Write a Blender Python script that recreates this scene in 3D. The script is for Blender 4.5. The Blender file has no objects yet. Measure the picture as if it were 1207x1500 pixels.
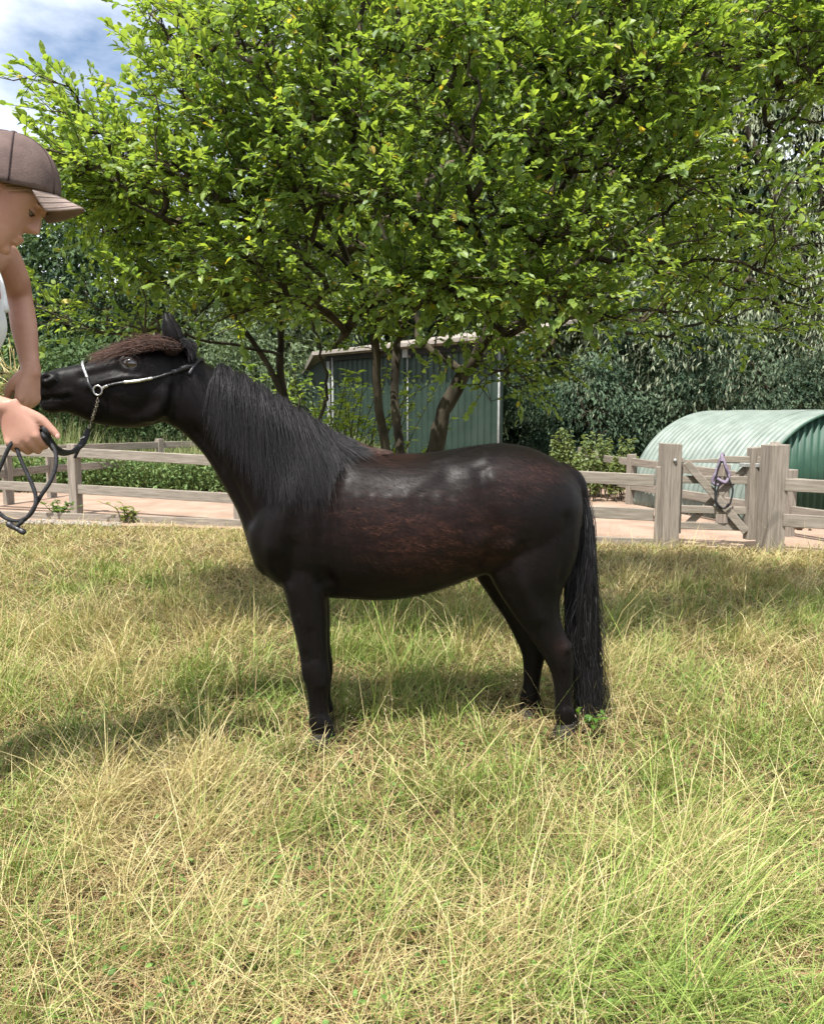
import bpy, bmesh, math, random
import numpy as np
from mathutils import Vector, Matrix
from mathutils.bvhtree import BVHTree

SC = bpy.context.scene
COL = SC.collection
R = math.radians
rng = np.random.default_rng(7)
random.seed(7)

# ------------------------------------------------------------------ camera
F_PX, CX, CY = 1200.0, 603.5, 750.0
CAM_H, PITCH = 1.05, math.atan(145.0 / 1200.0)
cam_data = bpy.data.cameras.new('camera')
cam = bpy.data.objects.new('camera', cam_data)
COL.objects.link(cam)
cam.location = (0, 0, CAM_H)
cam.rotation_euler = (math.pi / 2 - PITCH, 0, 0)
cam_data.sensor_fit = 'VERTICAL'
cam_data.sensor_height = 36.0
cam_data.lens = 36.0 * F_PX / 1500.0
cam_data.clip_start = 0.05
cam_data.clip_end = 600
cam_data.dof.use_dof = True
cam_data.dof.focus_distance = 2.6
cam_data.dof.aperture_fstop = 14.0
SC.camera = cam

# ------------------------------------------------------------------ sky and sun
SUN_DIR = Vector((-0.22, -0.46, 1.0)).normalized()
elev = math.asin(SUN_DIR.z)
azim = math.atan2(SUN_DIR.x, SUN_DIR.y)
world = bpy.data.worlds.new('World')
SC.world = world
world.use_nodes = True
wn, wl = world.node_tree.nodes, world.node_tree.links
wn.clear()
w_out = wn.new('ShaderNodeOutputWorld')
w_bg = wn.new('ShaderNodeBackground')
w_sky = wn.new('ShaderNodeTexSky')
w_sky.sky_type = 'NISHITA'
w_sky.sun_disc = False
w_sky.sun_elevation = elev
w_sky.sun_rotation = azim
w_sky.air_density = 1.0
w_sky.dust_density = 1.0
w_sky.ozone_density = 1.5
w_co = wn.new('ShaderNodeTexCoord')
w_map = wn.new('ShaderNodeMapping')
w_map.inputs['Scale'].default_value = (1.0, 1.0, 2.2)
w_map.inputs['Location'].default_value = (0.35, 0.12, 0.3)
w_noise = wn.new('ShaderNodeTexNoise')
w_noise.inputs['Scale'].default_value = 2.6
w_noise.inputs['Detail'].default_value = 8
w_noise.inputs['Roughness'].default_value = 0.55
w_ramp = wn.new('ShaderNodeValToRGB')
w_ramp.color_ramp.elements[0].position = 0.29
w_ramp.color_ramp.elements[1].position = 0.50
w_mix = wn.new('ShaderNodeMixRGB')
w_mix.inputs['Color2'].default_value = (8.6, 9.0, 9.7, 1)
wl.new(w_co.outputs['Generated'], w_map.inputs['Vector'])
wl.new(w_map.outputs['Vector'], w_noise.inputs['Vector'])
wl.new(w_noise.outputs['Fac'], w_ramp.inputs['Fac'])
wl.new(w_ramp.outputs['Color'], w_mix.inputs['Fac'])
wl.new(w_sky.outputs['Color'], w_mix.inputs['Color1'])
wl.new(w_mix.outputs['Color'], w_bg.inputs['Color'])
wl.new(w_bg.outputs['Background'], w_out.inputs['Surface'])
w_bg.inputs['Strength'].default_value = 0.09

sun_data = bpy.data.lights.new('sun', 'SUN')
sun_data.energy = 5.0
sun_data.angle = R(0.53)
sun_data.color = (1.0, 0.965, 0.905)
sun = bpy.data.objects.new('sun', sun_data)
COL.objects.link(sun)
sun.rotation_euler = SUN_DIR.to_track_quat('Z', 'Y').to_euler()

SC.view_settings.view_transform = 'Standard'
SC.view_settings.look = 'None'
SC.view_settings.gamma = 1.0
SC.view_settings.exposure = 1.0
SC.render.engine = 'CYCLES'
SC.cycles.use_denoising = True
SC.cycles.max_bounces = 6
SC.cycles.use_adaptive_sampling = True
SC.cycles.adaptive_threshold = 0.02
SC.cycles.transparent_max_bounces = 8

# ------------------------------------------------------------------ helpers
CP, SP = math.cos(PITCH), math.sin(PITCH)


def P(px, py, Y):
    """Point of the place at distance Y in front of the camera, seen at photo pixel px, py."""
    u, v = (px - CX) / F_PX, (CY - py) / F_PX
    dy, dz = CP + v * SP, -SP + v * CP
    t = Y / dy
    return Vector((u * t, Y, CAM_H + dz * t))


def G(px, py):
    """Ground point seen at photo pixel."""
    u, v = (px - CX) / F_PX, (CY - py) / F_PX
    dy, dz = CP + v * SP, -SP + v * CP
    t = -CAM_H / dz
    return Vector((u * t, dy * t, 0))


def tag(o, label=None, cat=None, group=None, kind=None):
    if label: o['label'] = label
    if cat: o['category'] = cat
    if group: o['group'] = group
    if kind: o['kind'] = kind
    return o


def empty(name, loc=(0, 0, 0)):
    o = bpy.data.objects.new(name, None)
    o.empty_display_size = 0.1
    o.location = loc
    COL.objects.link(o)
    return o


def link(name, mesh, mat=None, parent=None, smooth=False):
    o = bpy.data.objects.new(name, mesh)
    COL.objects.link(o)
    if mat is not None:
        mesh.materials.clear()
        mesh.materials.append(mat)
    mesh.polygons.foreach_set('use_smooth', np.full(len(mesh.polygons), bool(smooth)))
    if parent is not None:
        o.parent = parent
        o.matrix_parent_inverse = Matrix.Translation(-Vector(parent.location))
    return o


def mesh_np(name, V, faces, col=None):
    """faces: list of integer arrays (n,3) and/or (n,4)."""
    V = np.asarray(V, np.float32)
    faces = [np.asarray(f, np.int32) for f in faces if len(f)]
    me = bpy.data.meshes.new(name)
    me.vertices.add(len(V))
    me.vertices.foreach_set('co', V.ravel())
    idx = np.concatenate([f.ravel() for f in faces])
    tot = np.concatenate([np.full(len(f), f.shape[1], np.int32) for f in faces])
    start = np.concatenate([[0], np.cumsum(tot)[:-1]]).astype(np.int32)
    me.loops.add(len(idx))
    me.loops.foreach_set('vertex_index', idx)
    me.polygons.add(len(tot))
    me.polygons.foreach_set('loop_start', start)
    me.polygons.foreach_set('loop_total', tot)
    me.update(calc_edges=True)
    if col is not None:
        a = me.attributes.new('Col', 'FLOAT_COLOR', 'POINT')
        c = np.ones((len(V), 4), np.float32)
        c[:, :3] = col
        a.data.foreach_set('color', c.ravel())
    return me


class MB:
    """Collects pieces of one part into one mesh."""
    def __init__(s): s.v, s.f, s.n = [], [], 0

    def add(s, V, faces):
        for f in faces:
            s.f.append(np.asarray(f, np.int32) + s.n)
        s.v.append(np.asarray(V, float)); s.n += len(V)
        return s

    def mesh(s, name):
        return mesh_np(name, np.concatenate(s.v), s.f)

    def build(s, name, mat, parent=None, smooth=False):
        return link(name, s.mesh(name), mat, parent, smooth)


def box_np(c, ax, ay, az):
    """Box about c with half axes ax, ay, az and slightly bevelled edges."""
    c, ax, ay, az = [np.array(q, float) for q in (c, ax, ay, az)]
    m = min(np.linalg.norm(q) for q in (ax, ay, az))
    b = min(0.004, m * 0.3)
    V = []
    for sx in (-1, 1):
        for sy in (-1, 1):
            for sz in (-1, 1):
                for k in range(3):
                    s = [sx, sy, sz]
                    ln = [np.linalg.norm(q) for q in (ax, ay, az)]
                    f = [(1 - b / ln[j]) if j != k else 1 for j in range(3)]
                    V.append(c + ax * s[0] * f[0] + ay * s[1] * f[1] + az * s[2] * f[2])
    def vi(sx, sy, sz, k): return ((sx * 2 + sy) * 2 + sz) * 3 + k
    Q, T = [], []
    for s in (0, 1):
        Q.append([vi(s, 0, 0, 0), vi(s, 1, 0, 0), vi(s, 1, 1, 0), vi(s, 0, 1, 0)][::1 if s else -1])
        Q.append([vi(0, s, 0, 1), vi(0, s, 1, 1), vi(1, s, 1, 1), vi(1, s, 0, 1)][::1 if s else -1])
        Q.append([vi(0, 0, s, 2), vi(1, 0, s, 2), vi(1, 1, s, 2), vi(0, 1, s, 2)][::1 if s else -1])
    for a in (0, 1):
        for b_ in (0, 1):
            Q.append([vi(0, a, b_, 1), vi(1, a, b_, 1), vi(1, a, b_, 2), vi(0, a, b_, 2)])
            Q.append([vi(a, 0, b_, 0), vi(a, 1, b_, 0), vi(a, 1, b_, 2), vi(a, 0, b_, 2)])
            Q.append([vi(a, b_, 0, 0), vi(a, b_, 1, 0), vi(a, b_, 1, 1), vi(a, b_, 0, 1)])
            for d in (0, 1):
                T.append([vi(a, b_, d, 0), vi(a, b_, d, 1), vi(a, b_, d, 2)])
    return np.array(V), [np.array(Q), np.array(T)]


def beam_np(a, b, w, t, up=(0, 0, 1)):
    """Timber from a to b: w across (perpendicular to up), t along up."""
    a, b = Vector(a), Vector(b)
    d = (b - a)
    L = d.length
    d.normalize()
    s = d.cross(Vector(up)).normalized()
    u = s.cross(d).normalized()
    return box_np((a + b) / 2, d * L / 2, s * w / 2, u * t / 2)


def cat(pts, n):
    """Catmull-Rom resample of rows of pts to n rows."""
    p = np.asarray(pts, float)
    seg = len(p) - 1
    pe = np.vstack([2 * p[0] - p[1], p, 2 * p[-1] - p[-2]])
    t = np.linspace(0, seg, n)
    i = np.minimum(t.astype(int), seg - 1)
    f = (t - i)[:, None]
    a, b, c, d = pe[i], pe[i + 1], pe[i + 2], pe[i + 3]
    return 0.5 * (2 * b + (c - a) * f + (2 * a - 5 * b + 4 * c - d) * f ** 2 + (3 * b - a - 3 * c + d) * f ** 3)


def tube_np(pts, rad, n=8, cap=True):
    p = np.asarray(pts, float)
    m = len(p)
    r = np.broadcast_to(np.asarray(rad, float), (m,))
    T = np.gradient(p, axis=0)
    T /= np.linalg.norm(T, axis=1, keepdims=True) + 1e-12
    ref = np.array([0, 0, 1.0]) if abs(T[0, 2]) < 0.9 else np.array([1.0, 0, 0])
    N = np.zeros_like(p)
    v = np.cross(T[0], ref); v /= np.linalg.norm(v)
    N[0] = v
    for i in range(1, m):
        v = N[i - 1] - T[i] * np.dot(N[i - 1], T[i])
        N[i] = v / (np.linalg.norm(v) + 1e-12)
    B = np.cross(T, N)
    a = np.arange(n) * 2 * math.pi / n
    V = p[:, None] + r[:, None, None] * (np.cos(a)[None, :, None] * N[:, None] + np.sin(a)[None, :, None] * B[:, None])
    V = V.reshape(-1, 3)
    i, j = np.meshgrid(np.arange(m - 1), np.arange(n), indexing='ij')
    j2 = (j + 1) % n
    Q = np.stack([i * n + j, i * n + j2, (i + 1) * n + j2, (i + 1) * n + j], -1).reshape(-1, 4)
    faces = [Q]
    if cap:
        V = np.vstack([V, p[0], p[-1]])
        k = np.arange(n); k2 = (k + 1) % n
        faces.append(np.stack([np.full(n, m * n), k2, k], -1))
        faces.append(np.stack([np.full(n, m * n + 1), (m - 1) * n + k, (m - 1) * n + k2], -1))
    return V, faces


def loft_np(st, n=28, steps=None, ex=2.2):
    """st rows: centre(3), half axis u(3), half axis v(3). Closed tube through elliptical sections."""
    s = np.array([np.concatenate([np.array(a, float), np.array(b, float), np.array(c, float)]) for a, b, c in st])
    if steps: s = cat(s, steps)
    m = len(s)
    a = np.arange(n) * 2 * math.pi / n
    ca, sa = np.cos(a), np.sin(a)
    ca = np.sign(ca) * np.abs(ca) ** (2 / ex); sa = np.sign(sa) * np.abs(sa) ** (2 / ex)
    V = s[:, None, 0:3] + ca[None, :, None] * s[:, None, 3:6] + sa[None, :, None] * s[:, None, 6:9]
    V = np.vstack([V.reshape(-1, 3), s[0, :3], s[-1, :3]])
    i, j = np.meshgrid(np.arange(m - 1), np.arange(n), indexing='ij')
    j2 = (j + 1) % n
    Q = np.stack([i * n + j, i * n + j2, (i + 1) * n + j2, (i + 1) * n + j], -1).reshape(-1, 4)
    k = np.arange(n); k2 = (k + 1) % n
    return V, [Q, np.stack([np.full(n, m * n), k2, k], -1), np.stack([np.full(n, m * n + 1), (m - 1) * n + k, (m - 1) * n + k2], -1)]


def ball_np(c, ax, ay, az, n=16, m=10):
    c, ax, ay, az = [np.array(q, float) for q in (c, ax, ay, az)]
    th = np.linspace(0.02, math.pi - 0.02, m)
    st = [(c + az * math.cos(t), ax * math.sin(t), ay * math.sin(t)) for t in th]
    return loft_np(st, n, None, 2.0)


def limb_np(pts, rad, n=18, steps=None, flat=None):
    """Round tapered limb; pts joints, rad per joint."""
    q = np.column_stack([np.array([list(p) for p in pts], float), np.array(rad, float)])
    steps = steps or (len(pts) - 1) * 6 + 1
    q = cat(q, steps)
    # rounded ends
    d0 = q[0, :3] - q[1, :3]; d0 /= np.linalg.norm(d0)
    d1 = q[-1, :3] - q[-2, :3]; d1 /= np.linalg.norm(d1)
    a = [np.concatenate([q[0, :3] + d0 * q[0, 3] * s, [q[0, 3] * math.sqrt(max(1 - s * s, 0.01))]]) for s in (0.95, 0.75, 0.4)]
    b = [np.concatenate([q[-1, :3] + d1 * q[-1, 3] * s, [q[-1, 3] * math.sqrt(max(1 - s * s, 0.01))]]) for s in (0.4, 0.75, 0.95)]
    q = np.vstack([a, q, b])
    return tube_np(q[:, :3], q[:, 3], n)


def remesh(mb, voxel, smooth_it=6, smooth_f=0.5, keep=None):
    me = mb.mesh('tmp')
    o = bpy.data.objects.new('tmp', me)
    COL.objects.link(o)
    m = o.modifiers.new('r', 'REMESH')
    m.mode = 'VOXEL'; m.voxel_size = voxel; m.adaptivity = 0
    s = o.modifiers.new('s', 'SMOOTH')
    s.factor = smooth_f; s.iterations = smooth_it
    if keep:
        d_ = o.modifiers.new('d', 'DECIMATE'); d_.ratio = keep
    bpy.context.view_layer.update()
    dg = bpy.context.evaluated_depsgraph_get()
    out = bpy.data.meshes.new_from_object(o.evaluated_get(dg))
    bpy.data.objects.remove(o); bpy.data.meshes.remove(me)
    return out


def get_v(me):
    V = np.zeros(len(me.vertices) * 3, np.float32); me.vertices.foreach_get('co', V)
    N = np.zeros(len(me.vertices) * 3, np.float32); me.vertices.foreach_get('normal', N)
    return V.reshape(-1, 3).astype(float), N.reshape(-1, 3).astype(float)


def set_v(me, V):
    me.vertices.foreach_set('co', np.asarray(V, np.float32).ravel()); me.update()


def seg_dist(V, pts):
    d = np.full(len(V), 1e9)
    for a, b in zip(pts[:-1], pts[1:]):
        a, b = np.array(a, float), np.array(b, float)
        ab = b - a
        t = np.clip(((V - a) @ ab) / (ab @ ab + 1e-12), 0, 1)
        d = np.minimum(d, np.linalg.norm(V - (a + t[:, None] * ab), axis=1))
    return d


def bvh_of(me):
    V, _ = get_v(me)
    polys = [tuple(p.vertices) for p in me.polygons]
    return BVHTree.FromPolygons([Vector(v) for v in V], polys)


CAMP = Vector((0, 0, CAM_H))


def hit(bvh, px, py, off=0.0):
    d = (P(px, py, 2.0) - CAMP).normalized()
    loc, nor, _, _ = bvh.ray_cast(CAMP, d)
    if loc is None:
        loc, nor, _, _ = bvh.find_nearest(P(px, py, 2.5))
    return loc + nor * off, nor


def vnoise(x, y, seed=0, cell=1.0):
    """Smooth 2-d value noise in 0..1."""
    g = np.random.default_rng(seed).random((64, 64))
    x, y = np.asarray(x) / cell + 100, np.asarray(y) / cell + 100
    i, j = np.floor(x).astype(int), np.floor(y).astype(int)
    u, v = x - i, y - j
    u, v = u * u * (3 - 2 * u), v * v * (3 - 2 * v)
    i0, j0, i1, j1 = i % 64, j % 64, (i + 1) % 64, (j + 1) % 64
    return (g[i0, j0] * (1 - u) + g[i1, j0] * u) * (1 - v) + (g[i0, j1] * (1 - u) + g[i1, j1] * u) * v


# ------------------------------------------------------------------ materials
def mat_new(name):
    m = bpy.data.materials.new(name)
    m.use_nodes = True
    nt = m.node_tree
    b = nt.nodes['Principled BSDF']
    return m, nt.nodes, nt.links, b


def mat_noise(name, c1, c2, scale=8, rough=0.7, bump=0.2, stretch=(1, 1, 1), spec=0.3, detail=6, bscale=None, metal=0.0, pos=(0.35, 0.65), dist=0.01):
    m, n, l, b = mat_new(name)
    tc = n.new('ShaderNodeTexCoord'); mp = n.new('ShaderNodeMapping')
    mp.inputs['Scale'].default_value = stretch
    nz = n.new('ShaderNodeTexNoise')
    nz.inputs['Scale'].default_value = scale; nz.inputs['Detail'].default_value = detail
    nz.inputs['Roughness'].default_value = 0.6
    rp = n.new('ShaderNodeValToRGB')
    rp.color_ramp.elements[0].position, rp.color_ramp.elements[1].position = pos
    rp.color_ramp.elements[0].color = (*c1, 1); rp.color_ramp.elements[1].color = (*c2, 1)
    l.new(tc.outputs['Object'], mp.inputs['Vector']); l.new(mp.outputs['Vector'], nz.inputs['Vector'])
    l.new(nz.outputs['Fac'], rp.inputs['Fac']); l.new(rp.outputs['Color'], b.inputs['Base Color'])
    b.inputs['Roughness'].default_value = rough
    b.inputs['Specular IOR Level'].default_value = spec
    b.inputs['Metallic'].default_value = metal
    if bump:
        bp = n.new('ShaderNodeBump'); bp.inputs['Strength'].default_value = bump; bp.inputs['Distance'].default_value = dist
        nb = n.new('ShaderNodeTexNoise'); nb.inputs['Scale'].default_value = bscale or scale * 3; nb.inputs['Detail'].default_value = 5
        l.new(mp.outputs['Vector'], nb.inputs['Vector']); l.new(nb.outputs['Fac'], bp.inputs['Height'])
        l.new(bp.outputs['Normal'], b.inputs['Normal'])
    return m


def mat_leafy(name, rough=0.45, trans=0.4, tint=(1.35, 1.25, 0.5), spec=0.35):
    """Thin leaf or blade: colour attribute, gloss and light shining through."""
    m, n, l, b = mat_new(name)
    at = n.new('ShaderNodeAttribute'); at.attribute_name = 'Col'
    l.new(at.outputs['Color'], b.inputs['Base Color'])
    b.inputs['Roughness'].default_value = rough
    b.inputs['Specular IOR Level'].default_value = spec
    tr = n.new('ShaderNodeBsdfTranslucent')
    mu = n.new('ShaderNodeMixRGB'); mu.blend_type = 'MULTIPLY'; mu.inputs['Fac'].default_value = 1
    mu.inputs['Color2'].default_value = (*tint, 1)
    l.new(at.outputs['Color'], mu.inputs['Color1']); l.new(mu.outputs['Color'], tr.inputs['Color'])
    mx = n.new('ShaderNodeMixShader'); mx.inputs['Fac'].default_value = trans
    l.new(b.outputs['BSDF'], mx.inputs[1]); l.new(tr.outputs['BSDF'], mx.inputs[2])
    l.new(mx.outputs['Shader'], n['Material Output'].inputs['Surface'])
    return m


M_leaf = mat_leafy('leaf_green', 0.42, 0.55, (1.4, 1.32, 0.6), 0.4)
M_far = mat_leafy('far_leaf', 0.6, 0.25, (1.2, 1.2, 0.6), 0.15)
M_grass = mat_leafy('grass_blade', 0.55, 0.20, (1.2, 1.15, 0.6), 0.25)
M_bark = mat_noise('bark', (0.018, 0.015, 0.011), (0.075, 0.064, 0.045), 14, 0.9, 0.9, (1, 1, 0.35), 0.1, dist=0.006)
M_twig = mat_noise('twig_bark', (0.03, 0.024, 0.017), (0.10, 0.08, 0.055), 20, 0.85, 0.3, (1, 1, 1), 0.1)
M_timber = mat_noise('weathered_timber', (0.16, 0.125, 0.095), (0.37, 0.31, 0.25), 9, 0.85, 0.5, (1, 1, 8), 0.15, dist=0.0012)
M_timber_post = mat_noise('weathered_timber_upright', (0.13, 0.11, 0.09), (0.30, 0.26, 0.218), 44, 0.85, 0.6, (1.6, 1.6, 0.10), 0.15, dist=0.0012, pos=(0.28, 0.72))
M_timber_rail = mat_noise('weathered_timber_rail', (0.13, 0.112, 0.09), (0.29, 0.252, 0.21), 40, 0.85, 0.5, (0.12, 0.12, 1.6), 0.15, dist=0.0012, pos=(0.28, 0.72))

# ------------------------------------------------------------------ ground
def grid_sheet(x0, x1, y0, y1, nx, ny, z):
    X, Y = np.meshgrid(np.linspace(x0, x1, nx), np.linspace(y0, y1, ny), indexing='ij')
    V = np.stack([X, Y, np.full_like(X, z)], -1).reshape(-1, 3)
    i, j = np.meshgrid(np.arange(nx - 1), np.arange(ny - 1), indexing='ij')
    Q = np.stack([i * ny + j, (i + 1) * ny + j, (i + 1) * ny + j + 1, i * ny + j + 1], -1).reshape(-1, 4)
    return V, [Q]


M_soil = mat_noise('turf_soil', (0.035, 0.030, 0.014), (0.085, 0.068, 0.032), 5, 0.95, 0.5, spec=0.05, dist=0.03)
V, Fq = grid_sheet(-250, 250, -60, 400, 30, 30, 0.0)
tag(link('ground', mesh_np('ground', V, Fq), M_soil), kind='structure')

# sandy track beyond the grass
M_sand = mat_noise('pink_sand', (0.22, 0.152, 0.112), (0.335, 0.245, 0.188), 2.2, 0.95, 0.5, spec=0.05, bscale=40, dist=0.008, detail=9)
front = [(-520, 742), (-250, 752), (0, 764), (150, 769), (360, 776), (620, 784), (870, 793), (1000, 800), (1207, 811), (1500, 828), (1900, 850)]
fp = cat(np.array([list(G(*p)) for p in front]), 160)
fp[:, 1] += rng.normal(0, 0.025, 160) + 0.05 * (vnoise(fp[:, 0], fp[:, 0] * 0, 3, 0.4) - 0.5)
V = np.vstack([fp + [0, 0, 0.004], np.column_stack([fp[:, 0] * 1.6, np.full(160, 11.2) + 0.3 * np.sin(fp[:, 0] * 1.7), np.full(160, 0.004)])])
i = np.arange(159)
tag(link('sand_track', mesh_np('sand_track', V, [np.stack([i, i + 1, i + 161, i + 160], -1)]), M_sand), kind='structure')


def edge_y(x):
    return np.interp(x, fp[:, 0], fp[:, 1])


# ------------------------------------------------------------------ fences
def post_np(base, top, w, d=None, yaw=0.0):
    base, top = Vector(base), Vector(top)
    d = d or w
    c, s = math.cos(yaw), math.sin(yaw)
    V, f = box_np((base + top) / 2, Vector((c, s, 0)) * w / 2, Vector((-s, c, 0)) * d / 2, (top - base) / 2)
    # weathered top, slightly sloped
    m = V[:, 2] > top.z - 0.01
    V[m, 2] += (V[m, 0] - top.x) * random.uniform(-0.12, 0.12)
    return V, f


def fence(root, posts, w=0.10, rail_h=0.095, rail_t=0.04, zi=(3, 4), extra=None):
    """posts: (px, base_y, ztop, rail heights...). Rails run between posts, each a part."""
    pts = []
    for q in posts:
        b = G(q[0], q[1])
        pts.append((b, q))
    for k, (b, q) in enumerate(pts):
        nb = pts[min(k + 1, len(pts) - 1)][0] - pts[max(k - 1, 0)][0]
        yaw = math.atan2(nb.y, nb.x)
        ww = q[5] if len(q) > 5 else w
        MB().add(*post_np(b - Vector((0, 0, 0.15)), b + Vector((random.uniform(-.01, .01), 0, q[2])), ww, ww * 0.95, yaw)).build('post', M_timber_post, root)
    for (a, qa), (b, qb) in zip(pts[:-1], pts[1:]):
        for z in zi:
            u = (b - a).normalized()
            p = a + u * 0.045 + Vector((0, 0, qa[z] + random.uniform(-.008, .008)))
            r = b - u * 0.045 + Vector((0, 0, qb[z] + random.uniform(-.008, .008)))
            V, f = beam_np(p, r, rail_t, rail_h)
            MB().add(V, f).build('rail', M_timber_rail, root)


def gl(px, py): return G(px, py)


o = empty('paddock_fence', G(113, 753))
tag(o, 'grey post and rail fence between dry grass and sand, left of the gate', 'fence')
fence(o, [(-420, 727, .74, .66, .30), (-150, 741, .74, .66, .29), (113, 754, .735, .64, .275), (354, 771, .70, .605, .265), (600, 783, .67, .575, .26), (800, 792, .65, .55, .255), (964, 800, .635, .525, .25, .075)])
a, b = G(-150, 752), G(354, 772)
MB().add(*beam_np(a + Vector((0, 0, .02)), b + Vector((0, 0, .02)), 0.03, 0.10)).build('kick_board', M_timber_rail, o)
a, b = G(354, 773), G(960, 800)
MB().add(*beam_np(a + Vector((0, 0, .02)), b + Vector((0, 0, .02)), 0.03, 0.08)).build('kick_board', M_timber_rail, o)

gp1, gp2 = G(976, 801), G(1126, 808)
o = empty('gate_post', gp1)
tag(o, 'tall square timber gate post on the latch side, nearest the pony', 'gate post')
MB().add(*post_np(gp1 - Vector((0, 0, .2)), gp1 + Vector((0, 0, .815)), .135, .13, .15)).build('post', M_timber_post, o)
M_iron = mat_noise('galvanised_iron', (0.25, 0.25, 0.24), (0.42, 0.42, 0.40), 30, 0.5, 0.1, metal=0.7)
c = gp1 + Vector((.02, -.068, .685))
MB().add(*ball_np(c, (.016, 0, 0), (0, .012, 0), (0, 0, .016))).build('bolt', M_iron, o, True)
o = empty('gate_post', gp2)
tag(o, 'thick timber gate post with worn top on the hinge side, by the arched hut', 'gate post')
MB().add(*post_np(gp2 - Vector((0, 0, .2)), gp2 + Vector((.005, 0, .815)), .15, .145, .2)).build('post', M_timber_post, o)
V, f = loft_np([(gp2 + Vector((.005, 0, .80)), (.05, .01, 0), (-.01, .05, 0)), (gp2 + Vector((.005, 0, .835)), (.035, .008, 0), (-.008, .035, 0))], 6)
MB().add(V, f).build('cap', M_timber_post, o)

o = empty('paddock_fence', gp2)
tag(o, 'two-rail timber fence running off right from the hinge post', 'fence')
fence(o, [(1134, 809, .60, .515, .245, .06), (1420, 826, .60, .49, .235), (1720, 842, .6, .47, .22)])

o = empty('back_fence', G(922, 739))
tag(o, 'low far fence beyond the gate, in front of the arched hut', 'fence')
fence(o, [(851, 722, .60, .51, .24), (873, 728, .58, .50, .22), (922, 739, .58, .49, .22), (1056, 767, .57, .48, .22), (1152, 786, .575, .47, .23), (1330, 818, .57, .47, .23)], .085, .085, .035)
o = empty('back_fence', G(14, 739))
tag(o, 'far timber fence in front of the tall meadow grass at left', 'fence')
fence(o, [(-220, 766, .70, .61, .37), (-70, 752, .70, .61, .37), (14, 739, .69, .60, .365), (77, 729, .69, .60, .365), (237, 714, .69, .60, .36), (330, 707, .69, .60, .36)], .09, .09, .035)

# gate
ga, gb = gp1 + Vector((.09, .06, 0)), gp2 + Vector((-.10, .10, 0))
o = empty('field_gate', ga)
tag(o, 'weathered timber field gate with crossed braces, standing shut', 'gate')
gu = (gb - ga).normalized()
GL = (gb - ga).length
gn = Vector((-gu.y, gu.x, 0))


def gpt(s, z, off=0.0): return ga + gu * (s * GL) + Vector((0, 0, z)) + gn * off


MB().add(*post_np(gpt(0.985, .08), gpt(0.985, .79), .085, .07, .2)).build('hinge_stile', M_timber_post, o)
MB().add(*post_np(gpt(0.01, .10), gpt(0.01, .70), .045, .05, .2)).build('latch_stile', M_timber_post, o)
V, f = beam_np(gpt(0.02, .675), gpt(1.08, .690), .04, .05)
m_ = V[:, 0] < gpt(0.48, 0).x
V[m_, 2] = .675 + (V[m_, 2] - .678) * 0.35
MB().add(V, f).build('top_rail', M_timber_rail, o)
MB().add(*beam_np(gpt(.55, .695, -.004), gpt(1.08, .695, -.004), .048, .05)).build('top_rail_thick_end', M_timber_rail, o)
for z, h in ((.53, .06), (.295, .06), (.165, .055)):
    MB().add(*beam_np(gpt(0.03, z), gpt(0.95, z + .006), .03, h)).build('rail', M_timber_rail, o)
MB().add(*beam_np(gpt(.10, .67, -.035), gpt(.93, .14, -.035), .028, .06)).build('brace', M_timber_rail, o)
MB().add(*beam_np(gpt(.95, .66, .034), gpt(.12, .15, .034), .028, .055)).build('brace', M_timber_rail, o)
MB().add(*beam_np(gpt(.8, .655, -.03), gpt(1.1, .655, -.03), .012, .03)).build('hinge', M_iron, o)

# headcollar hanging on the gate
M_lilac = mat_noise('lilac_webbing', (0.13, 0.10, 0.15), (0.25, 0.21, 0.27), 30, 0.8, 0.2)
M_black_web = mat_noise('black_webbing', (0.012, 0.012, 0.013), (0.03, 0.03, 0.032), 60, 0.7, 0.2)
hc = gpt(.57, .70, -.045)
o = empty('hanging_headcollar', hc)
tag(o, 'lilac headcollar with dark rope hanging over the gate top rail', 'headcollar')


def hang(name, pts, r, mat, n=30):
    p = cat(np.array([list(hc + gu * q[0] + Vector((0, 0, q[1])) - gn * q[2]) for q in pts]), n)
    V, f = tube_np(p, r, 6)
    return MB().add(V, f).build(name, mat, o, True)


hang('crown_strap', [(0, -.02, .02), (.0, .035, .0), (.01, .02, -.08)], .014, M_lilac)
hang('cheek_strap', [(0, .03, .0), (-.02, -.05, .012), (-.045, -.12, .016), (-.06, -.18, .016), (-.02, -.20, .02), (.03, -.17, .02)], .013, M_lilac)
hang('nose_strap', [(.0, .02, .01), (.03, -.06, .02), (.055, -.12, .022), (.03, -.18, .03), (-.03, -.15, .03)], .013, M_lilac)
hang('lead_rope', [(.01, -.02, .02), (.05, -.14, .03), (.085, -.22, .03), (.08, -.30, .03), (.06, -.36, .03), (.0, -.38, .03), (-.035, -.33, .03), (-.03, -.26, .03), (.0, -.17, .03)], .007, M_black_web, 50)
hang('lead_rope', [(.0, 0, .02), (-.03, -.10, .03), (-.04, -.26, .03), (-.02, -.34, .035), (.03, -.38, .035), (.06, -.34, .035)], .007, M_black_web, 50)

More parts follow.
